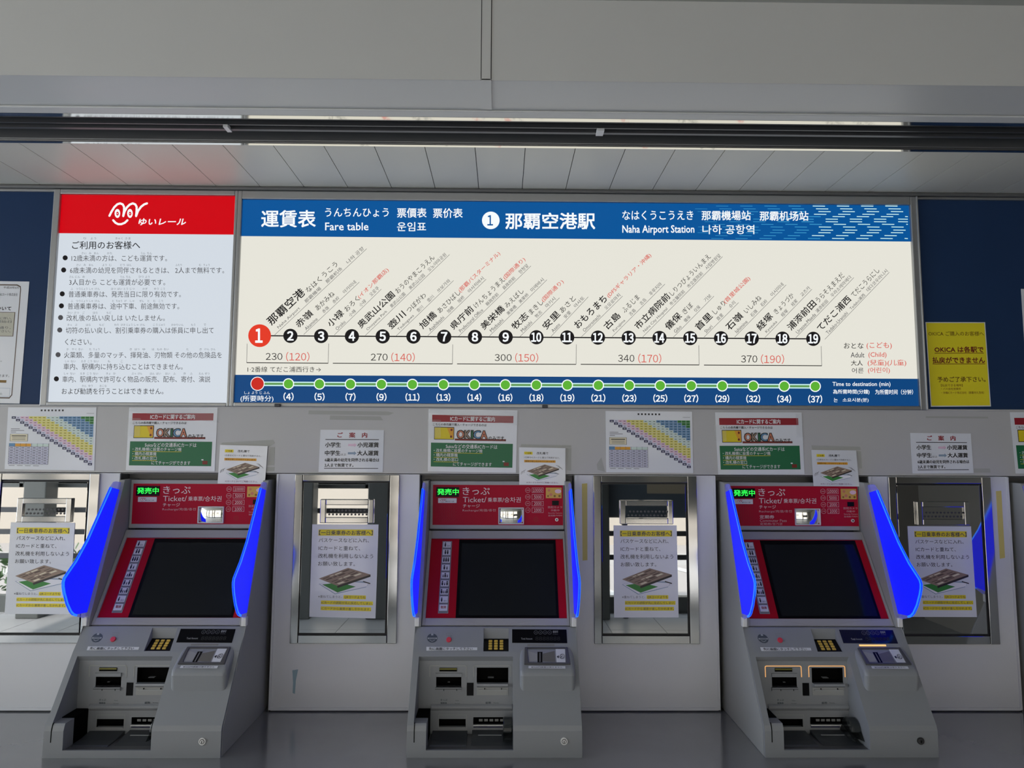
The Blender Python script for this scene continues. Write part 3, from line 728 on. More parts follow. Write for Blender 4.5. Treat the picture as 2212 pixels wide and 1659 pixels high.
def ic_notice(px4, label, kind):
    mb, p, bl = paper('card_notice', px4, label, 'notice', 0)
    p.rect(.042, .092, .957, .205, 'p_red'); p.text('ICカードに関するご案内', .245, .188, .748, .078, 'p_white', 2, .012)
    p.text('こちらの券売機で購入・チャージできるのは', .052, .268, .655, .044, 'ink', 2, .008)
    p.rect(.065, .285, .292, .488, 'p_dark'); p.rect(.072, .297, .285, .478, 'p_yellow', 2); p.poly([(.21, .297), (.285, .297), (.285, .478), (.245, .42)], 'p_orange', 3)
    p.circ(.262, .33, .012, 'p_darkred', 4, ry=.02); p.circ(.258, .44, .012, 'p_darkred', 4, ry=.02)
    p.rect(.30, .468, .878, .500, 'p_darkred')
    for i, (ch, a, b, mm) in enumerate((('O', .325, .405, 'p_salmon'), ('K', .41, .475, 'p_brown'), ('I', .485, .505, 'p_green'), ('C', .512, .59, 'p_blue'), ('A', .592, .665, 'p_salmon'))):
        p.text(ch, a - .007, .476, b + .007, .148, 'ink', 2, .05); p.text(ch, a + .002, .463, b - .002, .122, mm, 3, .012)
    p.text('のみです。', .68, .492, .875, .070, 'ink', 3, .01)
    p.rect(.032, .540, .957, .922, 'p_green')
    p.text('Suicaなどの交通系ICカードは', .20, .628, .782, .068, 'p_white', 2, .004)
    for tx, a, b, base in (('・改札機横に設置のチャージ機', .065, .615, .692), ('・構内の精算機', .065, .335, .764), ('・改札横の窓口', .065, .340, .835)):
        p.text(tx, a, base, b, .058, 'p_white', 2); p.rect(a, base + .006, b, base + .012, 'p_yellow', 2)
    p.text('にてチャージができます', .285, .908, .722, .064, 'p_white', 2); p.rect(.858, .84, .915, .895, 'p_darkred', 2); p.rect(.845, .815, .868, .832, 'p_white', 2)
    if kind in (0, 1): p.poly([(.02, .01), (1.02, .02), (1.02, .24), (.99, .235), (.0, .06)], 'clear_tape', 6)
    if kind == 2: p.rect(-.02, .20, .115, .46, 'clear_tape', 6); p.rect(.93, .02, 1.01, .40, 'clear_tape', 6)
    if kind in (0, 1): p.rect(-.01, .17, .14, .46, 'clear_tape', 7)
    finish(mb, 'card_notice', bl, label, 'notice', 'card notices above the machines')


ic_notice([(279.2, 880.2), (470.2, 880.2), (463.7, 1018), (271.7, 1016)], 'red and green card notice above the left ticket machine', 0)
ic_notice([(925.7, 883.5), (1117.7, 886.5), (1114.7, 1021.2), (924.2, 1018.2)], 'red and green card notice above the middle ticket machine', 1)
ic_notice([(1544.7, 890.8), (1731.5, 891), (1738, 1024.4), (1551.4, 1025)], 'red and green card notice above the right ticket machine', 2)
ic_notice([(2181.5, 890.5), (2370, 891), (2382, 1023.5), (2194.5, 1023)], 'red and green card notice cut by the right picture edge', 3)


def small_notice(px4, label):
    mb, p, bl = paper('ticket_notice', px4, label, 'notice', 0, -.004, 'paper_gloss')
    p.rect(.11, .115, .29, .19, 'p_hl'); p.text('ご注意', .135, .178, .265, .05, 'p_olive', 2, .01)
    p.text('改札機で', .38, .185, .63, .07, 'ink', 2, .006); p.text('1日券をICカードと重ねて利用すると、', .11, .292, .88, .05, 'ink_grey', 2, .004)
    p.rect(.11, .335, .785, .40, 'p_orange'); p.text('運賃が差し引かれてしまいます', .13, .392, .76, .045, 'p_olive', 2, .004)
    card_picture(p, .16, .45, .70, .44)
    for k in range(3):
        p.stroke([(.115 - k * .035 + .02, .60 + k * .02), (.085 - k * .03 + .02, .64 + k * .02), (.085 - k * .03 + .02, .68 + k * .02)], .008, 'ink_grey', 2)
        p.stroke([(.80 + k * .03, .47 + k * .03), (.85 + k * .03, .48 + k * .03), (.875 + k * .03, .52 + k * .03)], .008, 'ink_grey', 2)
    p.text('ICカードと分けてご利用ください。', .16, .962, .84, .05, 'p_purple', 2, .004)
    finish(mb, 'ticket_notice', bl, label, 'notice', 'small ticket notices hanging over the machines')


small_notice([(475.5, 961), (578.3, 963.5), (572, 1046), (470, 1044.5)], 'small white ticket notice hanging over the top right of the left machine')
small_notice([(1121.3, 966.2), (1221.3, 968), (1221.6, 1048.2), (1121.6, 1047)], 'small white ticket notice hanging over the top right of the middle machine')
small_notice([(1752.3, 972), (1849.2, 973), (1856.6, 1051), (1757.5, 1050)], 'small white ticket notice hanging over the top right of the right machine')


def guide_notice(px4, label, gloss):
    mb, p, bl = paper('fare_notice', px4, label, 'notice', 0, -.0012, 'paper_gloss' if gloss else 'paper')
    p.text('ご　案　内', .27, .185, .74, .125, 'p_red', 2, .02); p.rect(.085, .222, .925, .238, 'ink')
    p.text('小学生', .085, .415, .33, .12, 'ink', 2, .02); p.text('小児運賃', .59, .415, .925, .12, 'ink', 2, .02)
    p.text('中学生', .085, .610, .33, .12, 'ink', 2, .02); p.text('以上', .335, .610, .42, .05, 'ink', 2); p.text('大人運賃', .59, .610, .925, .12, 'ink', 2, .02)
    for b, mm in ((.36, 'p_pink'), (.555, 'p_steel')):
        p.rect(.445, b - .025, .54, b + .025, mm); p.poly([(.54, b + .05), (.58, b), (.54, b - .05)], mm)
    p.text('6歳未満の幼児を同伴される場合は', .09, .755, .94, .085, 'ink', 2, .014); p.text('2人まで無賃です。', .09, .880, .54, .085, 'ink', 2, .014)
    p.rect(.085, .905, .925, .92, 'ink')
    finish(mb, 'fare_notice', bl, label, 'notice', 'child fare notices above the hatches')


guide_notice([(692.3, 928.3), (829.5, 929), (827, 1020), (688, 1019.6)], 'laminated child fare notice above the hatch right of the left machine', 1)
guide_notice([(1966.5, 935.2), (2097, 936.5), (2103.2, 1022), (1971.5, 1023)], 'white child fare notice above the rightmost hatch', 0)


def fare_matrix(px4, label):
    mb, p, bl = paper('fare_chart', px4, label, 'chart', 0)
    for i in range(7): p.rect(.37 + i * .04, .035, .39 + i * .04, .062, 'ink')
    p.rect(.89, .093, .975, .098, 'ink_grey')
    cw, ch = .0489, .0408
    for i in range(19):
        for j in range(i, 20):
            u, v = .047 + j * cw, .146 + i * ch
            if u + cw * .9 > 1.0: continue
            d = j - i
            c = 'p_navy' if d == 0 else ('p_lilac' if d == 1 else ('p_pink' if d < 4 else ('p_yel2' if d < 8 else ('p_pale' if d < 11 else ('p_blue' if d < 16 else 'p_green2')))))
            p.rect(u, v, u + cw * .95, v + ch * .93, c)
            p.rect(u + cw * .25, v + ch * .42, u + cw * .72, v + ch * .6, 'p_white' if d == 0 else 'ink', 2)
    for k, wd in enumerate((.10, .15, .06)): p.rect(.045, .345 + k * .026, .045 + wd, .353 + k * .026, 'ink_grey')
    p.rect(.04, .43, .24, .55, 'p_cream'); p.frame(.04, .43, .24, .55, .004, 'ink_grey', 2); p.rect(.06, .455, .22, .468, 'ink', 3)
    for k in range(2): p.rect(.065, .49 + k * .028, .215, .497 + k * .028, 'ink_grey', 3)
    p.rect(.035, .58, .48, .915, 'p_lilac'); p.rect(.035, .58, .10, .63, 'p_blue', 2); p.rect(.105, .585, .28, .63, 'p_orange', 2); p.rect(.29, .585, .48, .63, 'p_pale', 2)
    for k in range(8): p.rect(.035, .63 + k * .0405, .48, .634 + k * .0405, 'ink_grey', 3)
    for k in range(8): p.rect(.035 + k * .0632, .58, .038 + k * .0632, .915, 'ink_grey', 3)
    for i in range(7):
        for k in range(7): p.rect(.05 + i * .0632, .648 + k * .0405, .083 + i * .0632, .656 + k * .0405, 'ink', 4)
    for k in range(4): p.rect(.045 + k * .09, .935, .11 + k * .09, .942, 'ink_grey')
    finish(mb, 'fare_chart', bl, label, 'chart', 'stepped fare charts')


fare_matrix([(17.8, 880), (208.5, 880), (203.5, 1016.5), (9.8, 1013.5)], 'stepped colour fare chart at the far left, above the far left hatch')
fare_matrix([(1308, 887.7), (1494.9, 889.3), (1497.6, 1022), (1309.6, 1020.2)], 'stepped colour fare chart above the hatch right of the middle machine')

mb, p, bl = paper('yellow_notice', [(1999, 695.8), (2128, 696), (2140.7, 878), (2010.8, 878.8)], '', '', 0, .0028, 'paper')
p.rect(.012, .01, .985, .988, 'paper_yellow')
p.text('OKICA ご購入のお客様へ', .035, .165, .965, .055, 'p_olive', 2, .004); p.text('OKICA は各駅で', .12, .362, .94, .072, 'p_darkred', 2, .03)
p.rect(.12, .366, .94, .373, 'p_darkred', 2); p.text('払戻ができません', .075, .490, .95, .075, 'p_darkred', 2, .03); p.rect(.075, .494, .95, .501, 'p_darkred', 2)
p.text('予めご了承下さい。', .135, .712, .94, .065, 'p_olive', 2, .02); p.text('【払戻できる場所】', .19, .765, .55, .030, 'p_darkred', 2); p.text('・バス会社営業所', .19, .805, .52, .028, 'p_darkred', 2)
p.text('・沖縄ICカード株式会社（那覇市久茂地）', .19, .852, .90, .030, 'p_darkred', 2)
finish(mb, 'yellow_notice', bl, 'bright yellow notice with red writing on the blue wall right of the fare table', 'notice')

mb, p, bl = paper('framed_notice', [(-118, 606), (63.3, 608.2), (42.2, 872), (-150, 869)], '', '', 0, .0028, 'paper')
rr = [(.03, .03), (.86, .03), (.90, .045), (.905, .07), (.905, .93), (.88, .955), (.03, .955)]
p.stroke(rr, .010, 'p_brown2', 1)
p.text('平成20年6月', .70, .062, .88, .02, 'ink_grey', 2); p.text('沖縄ICカード株式会社', .62, .122, .875, .024, 'ink_grey', 2)
p.text('利用停止について', .32, .243, .815, .036, 'ink', 2, .02)
p.rect(.05, .255, .865, .455, 'p_brown2'); p.rect(.057, .259, .857, .451, 'p_beige', 2)
for tx, b in (('申込書類に伴い、', .318), ('取扱開始日', .345), ('今まで通り、', .395), ('使いください。', .424)): p.text(tx, .52, b, .83, .022, 'ink_grey', 3)
for tx, b, e in (('ます。', .575, .71), ('します。', .663, .76), ('ができます。', .787, .86)): p.text(tx, e - .2, b, e, .022, 'ink_grey', 2)
p.rect(.05, .812, .83, .833, 'p_olive'); p.frame(.05, .875, .88, .945, .003, 'p_steel', 1, .002); p.text('以上', .72, .93, .80, .016, 'ink_grey', 2)
finish(mb, 'framed_notice', bl, 'white notice with thin rounded border on the blue wall at the far left edge', 'notice')
mb, p, bl = paper('wall_poster', [(2205.5, 624), (2330, 625), (2345, 870), (2221, 869)], '', '', 0, .0028, 'paper')
finish(mb, 'wall_poster', bl, 'sliver of a white sheet on the blue wall at the right picture edge', 'notice')


def strip(name, px, mname, label, cat, group=None, Y=-.0006):
    ps = [wp(*q, Y) for q in px]; mb = MB(); o = ps[0]; mb.slab(ps, (0, .0007, 0), mname)
    ob = mb.build(name, shift=(-o[0], -o[1], -o[2])); ob.location = o; tag(ob, label, cat, group)


strip('tape_strip', [(1258.5, 1211), (1269, 1210), (1268.5, 1044), (1257, 1045)], 'tape_yellow', 'faded yellow tape strip on the wall right of the middle machine', 'tape', 'yellow tape strips')
strip('tape_strip', [(2160, 1207), (2171, 1205), (2163, 1060), (2151.5, 1061)], 'tape_yellow', 'faded yellow tape strip right of the rightmost hatch', 'tape', 'yellow tape strips')
strip('tape_scrap', [(632, 1497), (637, 1499), (639, 1470), (644, 1446), (631.5, 1448), (633, 1475)], 'tape_blue', 'torn pale blue tape scrap low on the wall right of the left machine', 'tape')
RES = [([(666, 895), (840, 897), (851, 892), (838, 889), (667, 886.5)], 'long grey tape stain just under the fare table, right of the left machine'),
       ([(712, 906.5), (828, 908), (822, 899.5), (713, 897.5)], 'shorter grey tape stain above the laminated child fare notice'),
       ([(477, 960.5), (585, 963), (594, 957), (590, 950), (480, 956)], 'torn grey tape stain over the small notice of the left machine'),
       ([(578, 1005), (592, 1005), (594, 966), (584, 966)], 'upright grey tape stain right of the small notice of the left machine'),
       ([(575, 1018), (592, 1018), (593, 1009), (576, 1009)], 'small square tape stain right of the left machine notice, near the panel seam'),
       ([(1124, 965), (1233, 967), (1234, 962), (1126, 959.5)], 'grey tape stain over the small notice of the middle machine'),
       ([(1225, 1016), (1234, 1017), (1234, 968), (1223, 968)], 'upright grey tape stain right of the small notice of the middle machine'),
       ([(1291, 1015), (1307, 1019), (1299, 988), (1289, 1003)], 'ragged tape stain at the lower left of the right fare chart'),
       ([(1755, 970), (1860, 972), (1858, 965), (1753, 962)], 'grey tape stain over the small notice of the right machine'),
       ([(1856, 1012), (1862, 1012), (1860, 975), (1851, 973)], 'upright grey tape stain right of the small notice of the right machine'),
       ([(2104, 1021), (2140, 1021), (2138, 1012), (2104, 1012)], 'grey tape stain right of the white child fare notice'),
       ([(2000, 903), (2135, 904), (2134, 900), (2000, 899)], 'thin grey tape stain under the yellow notice')]
for q, l in RES: strip('tape_stain', q, 'residue', l, 'tape stain', 'tape stains', -.0004)

# ================================================================== ticket machines
K = lambda a, b: (860 + a / 4.879, 1010 + b / 4.879)
G = lambda a, b: (860 + a / 5.042, 1330 + b / 5.042)
mx = MX[1]
root = empty('ticket_machine', (mx, 0, SHELF), 'middle ticket machine, seen straight on with both blue side lights thin', 'ticket machine', 'ticket machines')
T0 = Vector((mx, 0, SHELF)); L_ = lambda v: v - T0
SZ = lambda z: z + .782                                     # z above eye -> local z
FASN = (0, -1, 0)
sO, sD = (-.010, -.240), (-.164, -.248)
kO, kD = (-.178, -.490), (-.046, -.057)
cO, cD = (-.205, -.530), (-.072, -.045)
def nrm(d): d = Vector(d).normalized(); return Vector((0, d[1], -d[0]))
sN, kN, cN = nrm(sD), nrm(kD), nrm(cD)
fas = lambda a, b: L_(wp(*K(a, b), -.001))
scr = lambda a, b: L_(op(*K(a, b), sO, sD))
con = lambda a, b: L_(op(*G(a, b), kO, kD))
coi = lambda a, b: L_(op(*G(a, b), cO, cD))
PY = -.219
pan = lambda a, b: L_(wp(*G(a, b), PY))
fro = lambda a, b: L_(wp(*G(a, b), -.330))

# --- shell
PROF = [(-.178, -.490), (-.224, -.547), (-.306, -.674), (-.326, -.7035), (-.330, -.716), (-.330, -.782)]
PROF = [(y, SZ(z)) for y, z in PROF]
BACK = [(.04, 0), (.04, SZ(-.490))]
def temp(mb): return mb.build('temp')
m = MB(); m.prism(PROF + BACK, -.2262, .2262, 'plastic'); core = temp(m)
cuts = []
def cut(poly, x0, x1):
    mb = MB(); mb.prism([(y, SZ(z)) for y, z in poly], x0, x1, 'plastic'); cuts.append(temp(mb))
cut([(-.5, -.5515), (-.232, -.5545), (-.219, -.5715), (PY, -.7655), (-.3225, -.7655), (-.324, -.7635), (-.5, -.7635)], -.1765, .048)
cut([(-.5, -.5515), (-.232, -.5545), (-.219, -.5715), (PY, -.699), (-.5, -.699)], -.2095, -.165)
cut([(-.285, -.695), (PY, -.695), (PY, -.7655), (-.285, -.7655)], -.2095, -.168)
kx0, kx1 = con(935, 382)[0] + .001, con(1197, 385)[0] - .001
kp = lambda s, d: (kO[0] + Vector(kD).normalized()[0] * s - kN[1] * d, kO[1] + Vector(kD).normalized()[1] * s - kN[2] * d)
cut([kp(.002, -.01), kp(.004, 0), kp(.026, .020), kp(.0705, .004), kp(.0705, -.01)], kx0 - .003, kx1 + .003)
SLOTS = [((415, 662), (688, 778)), ((857, 565), (1200, 730)), ((443, 1125), (735, 1222)), ((818, 1105), (1222, 1185)), ((748, 730), (822, 872))]
for a, b in SLOTS:
    p0, p1 = pan(*a), pan(*b)
    cut([(PY - .03, p1[2] - .782), (PY - .03, p0[2] - .782), (PY + .028, p0[2] - .782), (PY + .028, p1[2] - .782)], p0[0], p1[0])
for c in cuts:
    md = core.modifiers.new('cut', 'BOOLEAN'); md.operation = 'DIFFERENCE'; md.object = c; md.solver = 'EXACT'
bpy.context.view_layer.update()
dg = bpy.context.evaluated_depsgraph_get()
bm = bmesh.new()
for base in (core,):
    me = bpy.data.meshes.new_from_object(base.evaluated_get(dg)); bm.from_mesh(me)
for o in [core] + cuts: bpy.data.objects.remove(o)
me = bpy.data.meshes.new('front_cover'); bm.to_mesh(me); bm.free(); me.materials.clear(); me.materials.append(MATS['plastic'])
for pl in me.polygons: pl.material_index = 0
fc = bpy.data.objects.new('front_cover', me); C.objects.link(fc); fc.parent = root
bv = fc.modifiers.new('bevel', 'BEVEL'); bv.width = .0022; bv.segments = 2; bv.limit_method = 'ANGLE'; bv.angle_limit = math.radians(40)

# ledge, raised slot surrounds
m = MB()
a, b = pan(355, 1000), pan(1245, 1000)
m.prism([(PY + .004, SZ(-.683)), (PY - .002, SZ(-.687)), (PY - .0065, SZ(-.691)), (PY - .0065, SZ(-.696)), (PY - .001, SZ(-.703)), (PY + .004, SZ(-.703))], -.176, .0475, 'plastic')
m.build('ledge', root, bevel=.002, smooth=False)
m = MB(); m.prism([(-.3245, SZ(-.6985)), (-.3265, SZ(-.7025)), (-.3304, SZ(-.716)), (-.3304, SZ(-.744)), (-.322, SZ(-.744)), (-.318, SZ(-.6985))], -.2085, -.2062, 'mouth_black'); m.build('cover_seam', root)
# side panels with the long slanted edge that carries the side lights
SP = [(.045, -.085), (-.033, -.088), (-.180, -.468), (-.182, -.489), (-.218, -.548), (-.296, -.674), (-.316, -.7035), (-.321, -.720), (-.321, -.7815), (.045, -.7815)]
UP = [(.045, -.085), (-.033, -.088), (-.180, -.468), (-.182, -.4885), (.045, -.4885)]
for s in (-1, 1):
    m = MB(); xa, xb = sorted((s * .2261, s * .2276)); m.prism([(y, SZ(z)) for y, z in SP], xa, xb, 'plastic_side')
    xa, xb = sorted((s * .2105, s * .2266)); m.prism([(y, SZ(z)) for y, z in UP], xa, xb, 'plastic_side')
    m.build('side_panel', root, bevel=.0015)
# --- side lights
WPR = [(-.033, -.096), (-.062, -.091), (-.074, -.092), (-.091, -.107), (-.144, -.181), (-.194, -.2505), (-.240, -.300), (-.276, -.3285), (-.287, -.338), (-.2915, -.349), (-.290, -.362), (-.284, -.380), (-.268, -.412), (-.250, -.436), (-.238, -.446), (-.222, -.453), (-.180, -.4675)]
def wx(s, y): return s * (.2238 + max(0, -y - .05) * .018)
for s in (-1, 1):
    def P3(y, z, dx=0): return Vector((wx(s, y) + dx * s, y, SZ(z)))
    m = MB()
    ins = []
    for i, (y, z) in enumerate(WPR): ins.append((y, z))
    mainp = [(-.040, -.118)] + WPR[3:-2] + [(-.238, -.446), (-.1735, -.4525)]
    topp = [(-.033, -.096)] + WPR[1:4] + [(-.040, -.118)]; botp = [(-.1735, -.4525), (-.238, -.446), (-.222, -.453), (-.180, -.4675)]
    for nm, ps, mm in (('side_light', mainp, 'wing_blue'), ('light_tip', topp, 'wing_tip'), ('light_tip', botp, 'wing_tip')):
        m = MB(); pts = [P3(y, z) for y, z in ps]
        if s > 0: pts = pts[::-1]
        m.slab(pts, (-s * .004, 0, 0), mm); o_ = m.build(nm, root if nm == 'side_light' else w)
        if nm == 'side_light': w = o_
    m = MB()                                                 # bright rim strip
    run = WPR[3:-1]
    for i in range(len(run) - 1):
        (ya, za), (yb, zb2) = run[i], run[i + 1]
        d = Vector((yb - ya, zb2 - za)).normalized(); nn = Vector((d[1], -d[0])) * .005
        A, B = P3(ya, za, .0008), P3(yb, zb2, .0008); A2, B2 = P3(ya - nn[0], za - nn[1], .0008), P3(yb - nn[0], zb2 - nn[1], .0008)
        for off in (0,):
            vs = [A, B, B2, A2] + [q + Vector((-s * .0056, 0, 0)) for q in (A, B, B2, A2)]
            m.add(vs, [(0, 1, 2, 3), (7, 6, 5, 4), (0, 4, 5, 1), (2, 6, 7, 3), (1, 5, 6, 2), (0, 3, 7, 4)], 'wing_edge')
    m.build('light_edge', w)
    m = MB(); m.box(*sorted((s * .2150, s * .2285)), -.186, -.170, SZ(-.4880), SZ(-.462), 'label_white'); m.build('light_bracket', root, bevel=.002)
# --- upper fascia
m = MB(); m.box(-.2095, .2095, 0, .045, SZ(-.2375), SZ(-.0885), 'plastic_frame'); fz = m.build('fascia_frame', root, bevel=.003)
rp0, rp1 = fas(362, 604), fas(1737, 187)
m = MB(); m.box(rp0[0], rp1[0], -.001, .01, rp0[2], rp1[2], 'machine_red')
p = PR(m, fas, FASN, .0003)
p.text('きっぷ', 680, 288, 965, 80, 'fascia_text', 2, .004); p.text('Ticket/', 683, 366, 930, 56, 'fascia_text', 2, .0); p.text('乗車票', 945, 364, 1095, 48, 'fascia_text', 2); p.text('/승차권', 1098, 368, 1292, 56, 'fascia_text', 2)
p.text('チャージ', 683, 424, 860, 38, 'fascia_text', 2); p.text('Recharge/充值/충전', 680, 468, 1030, 32, 'fascia_text2', 2)
for k in range(4):
    b = 239 + k * 70
    p.ring(1367, b, 27, 3.5, 'fascia_text2', 2); p.text(('500', '100', '50', '10')[k], 1350 if k < 2 else 1354, b + 8, 1384 if k < 2 else 1380, 16, 'fascia_text2', 2)
    p.frame(1410, b - 27, 1532, b + 27, 4, 'fascia_text2', 2); p.text('\x01' + ('10000', '5000', '2000', '1000')[k], 1422 if k == 0 else 1432, b + 17, 1520 if k == 0 else 1512, 33, 'fascia_text', 2)
p.text('防犯カメラ', 1580, 430, 1728, 24, 'fascia_text2', 2); p.text('作動中', 1610, 462, 1700, 22, 'fascia_text2', 2); p.text('Security Camera', 1582, 490, 1728, 18, 'fascia_text2', 2); p.text('监视器/카메라', 1582, 514, 1728, 17, 'fascia_text2', 2)
for i in range(14):
    for j in range(12):
        a, b = 440 + i * 12.5 + (j % 2) * 6, 385 + j * 16
        p.rect(a, b, a + 5, b + 4, 'bezel_red' if (i + j) % 2 else 'p_darkred', 1)
for i in range(5):
    for j in range(5):
        if (i - 2) ** 2 + (j - 2) ** 2 < 7: p.circ(1428 + i * 12, 522 + j * 12, 3, 'p_darkred', 1, seg=6)
m.build('fascia_panel', root)
q0, q1 = fas(402, 308), fas(642, 206)
m = MB(); m.box(q0[0], q1[0], -.004, .004, q0[2], q1[2], 'screen_black'); p = PR(m, lambda a, b: fas(a, b) + Vector((0, -.003, 0)), FASN, .0003)
p.text('発売中', 414, 288, 640, 66, 'led_green', 2, .018); m.build('status_display', root)
q0, q1 = fas(421, 373), fas(618, 322)
m = MB(); m.box(q0[0], q1[0], -.0022, .004, q0[2], q1[2], 'label_white'); p = PR(m, lambda a, b: fas(a, b) + Vector((0, -.0012, 0)), FASN, .0003)
p.stroke([(446, 352), (456, 336), (466, 331), (470, 340), (470, 351), (480, 335), (488, 331), (491, 342), (491, 350), (498, 338), (506, 331)], 4, 'logo_pink', 2)
p.stroke([(452, 358), (466, 365), (482, 358)], 3, 'logo_pink', 2); p.text('ゆいレール', 500, 362, 590, 14, 'ink', 2, .02, slant=.2); m.build('logo_plate', root, bevel=.0006)
q0, q1 = fas(1056, 596), fas(1326, 420)
m = MB(); W_, H_ = q1[0] - q0[0], q1[2] - q0[2]; bw = .0030
m.box(q0[0], q1[0], -.008, .004, q0[2], q0[2] + bw, 'label_white'); m.box(q0[0], q1[0], -.008, .004, q1[2] - bw, q1[2], 'label_white')
m.box(q0[0], q0[0] + bw, -.008, .004, q0[2] + bw, q1[2] - bw, 'label_white'); m.box(q1[0] - bw, q1[0], -.008, .004, q0[2] + bw, q1[2] - bw, 'label_white')
mir = m.build('convex_mirror', root, bevel=.0012)
m = MB(); N = 14; cx_, cz_ = (q0[0] + q1[0]) / 2, (q0[2] + q1[2]) / 2; vs = []; RR = .085
for j in range(N + 1):
    for i in range(N + 1):
        a, b = (i / N - .5) * (W_ - 2 * bw), (j / N - .5) * (H_ - 2 * bw)
        vs.append((cx_ + a, -.0105 + (a * a + b * b) / (2 * RR), cz_ + b))
m.add(vs, [(j * (N + 1) + i, j * (N + 1) + i + 1, (j + 1) * (N + 1) + i + 1, (j + 1) * (N + 1) + i) for j in range(N) for i in range(N)], 'polished')
m.build('mirror_face', mir, smooth=True)
q0, q1 = fas(1557, 322), fas(1722, 212)
m = MB(); m.box(q0[0], q1[0], -.0022, .002, q0[2], q1[2], 'card_gold'); p = PR(m, lambda a, b: fas(a, b) + Vector((0, -.0012, 0)), FASN, .0003)
p.circ(1685, 250, 34, 'p_pink', 1, ry=22);
for a, b, r in ((1590, 240, 14), (1610, 285, 16), (1650, 300, 12), (1580, 300, 10), (1700, 300, 12)): p.circ(a, b, r, 'p_salmon' if r > 12 else 'p_olive', 1)
m.build('card_sticker', root)
q0, q1 = fas(1623, 398), fas(1692, 350); m = MB(); m.box(q0[0], q1[0], -.003, .003, q0[2], q1[2], 'screen_black'); m.build('camera_window', root)
q0 = fas(1671, 549); m = MB(); m.cyl((q0[0], -.0045, q0[2]), (0, 1, 0), .0050, .006, 'key_metal', 20); m.cyl((q0[0], -.0050, q0[2]), (0, 1, 0), .0028, .002, 'key_dark', 16); m.build('key_lock', root)

# --- screen unit
def sp(x, s, h=0.0):
    d = Vector(sD).normalized(); return Vector((x, sO[0] + d[0] * s + sN[1] * h, SZ(sO[1] + d[1] * s + sN[2] * h)))
def spbox(mb, x0, x1, s0, s1, h0, h1, mname):
    mb.slab([sp(x0, s1, h1), sp(x1, s1, h1), sp(x1, s0, h1), sp(x0, s0, h1)], -Vector((0, sN[1], sN[2])) * (h1 - h0), mname)
SNv = Vector((0, sN[1], sN[2]))
m = MB()
spbox(m, -.2095, -.2005, .001, .296, -.03, .001, 'plastic_frame'); spbox(m, .2035, .2095, .001, .296, -.03, .001, 'plastic_frame')
spbox(m, -.2005, .2035, .001, .026, -.03, .001, 'plastic_frame'); spbox(m, -.2005, .2035, .2755, .296, -.03, .001, 'plastic_frame')
for s_, x0, x1 in ((1, -.19, -.03), (-1, .19, .03)):
    for i in range(8):
        t0, t1 = i / 8, (i + 1) / 8; f_ = lambda t: .2775 + .0165 * t ** 2
        xa, xb = x0 + (x1 - x0) * t0, x0 + (x1 - x0) * t1
        q = [sp(xa, f_(t0) + .0012, .0016), sp(xb, f_(t1) + .0012, .0016), sp(xb, f_(t1), .0016), sp(xa, f_(t0), .0016)]
        if s_ < 0: q = [q[1], q[0], q[3], q[2]]
        m.slab(q, SNv * -.002, 'plastic_frame')
m.build('screen_frame', root, bevel=.002)
m = MB(); spbox(m, -.2003, .2033, .0262, .2753, -.03, -.004, 'bezel_red'); m.build('screen_bezel', root)
m = MB(); spbox(m, -.1150, .1805, .0285, .2735, -.02, -.0030, 'screen_black'); spbox(m, -.1058, .1735, .0420, .2660, -.02, -.0026, 'screen_glass'); m.build('touch_screen', root)
m = MB(); spbox(m, -.1660, -.1370, .0345, .2600, -.02, -.0032, 'plastic_frame'); spbox(m, -.1652, -.1378, .0352, .2593, -.02, -.0029, 'mark_dim'); ks = m.build('button_strip', root)
def person(p, a, b, h, mm):
    p.circ(a, b - h * .85, h * .15, mm, 3, seg=10); p.poly([(a - h * .17, b - h * .3), (a - h * .1, b), (a + h * .1, b), (a + h * .17, b - h * .3), (a + h * .15, b - h * .68), (a - h * .15, b - h * .68)], mm, 3)
for k in range(9):
    s0 = .0375 + k * .02470
    m = MB(); spbox(m, -.1632, -.1398, s0, s0 + .0185, -.02, -.0008, 'label_white')
    p = PR(m, lambda a, b: sp(a, b, -.0008), SNv, .0002); xc = -.1515; bb_ = s0 + .0165
    fam = [[(-.005, 1)], [(-.0035, 1), (.0035, 1)], [(-.0065, 1), (0, 1), (.0065, 1)], [(-.004, 1), (.004, .7)], [(-.006, .65), (0, 1), (.006, .65)], [(-.007, 1), (0, .6), (.007, 1)], [(-.008, 1), (-.0028, .6), (.0028, .6), (.008, 1)], [(-.006, .9)], []][k]
    for dx, f_ in fam: person(p, xc + dx, bb_, .0140 * f_, 'ink')
    if k in (0, 7): p.text('団体' if k == 0 else '割引', xc, bb_, xc + .009, .005, 'ink_grey', 3)
    if k == 8: p.text('取消', xc - .0075, bb_ - .0045, xc + .0075, .008, 'p_red', 3, .02)
    m.build('person_button', ks, bevel=.0008)

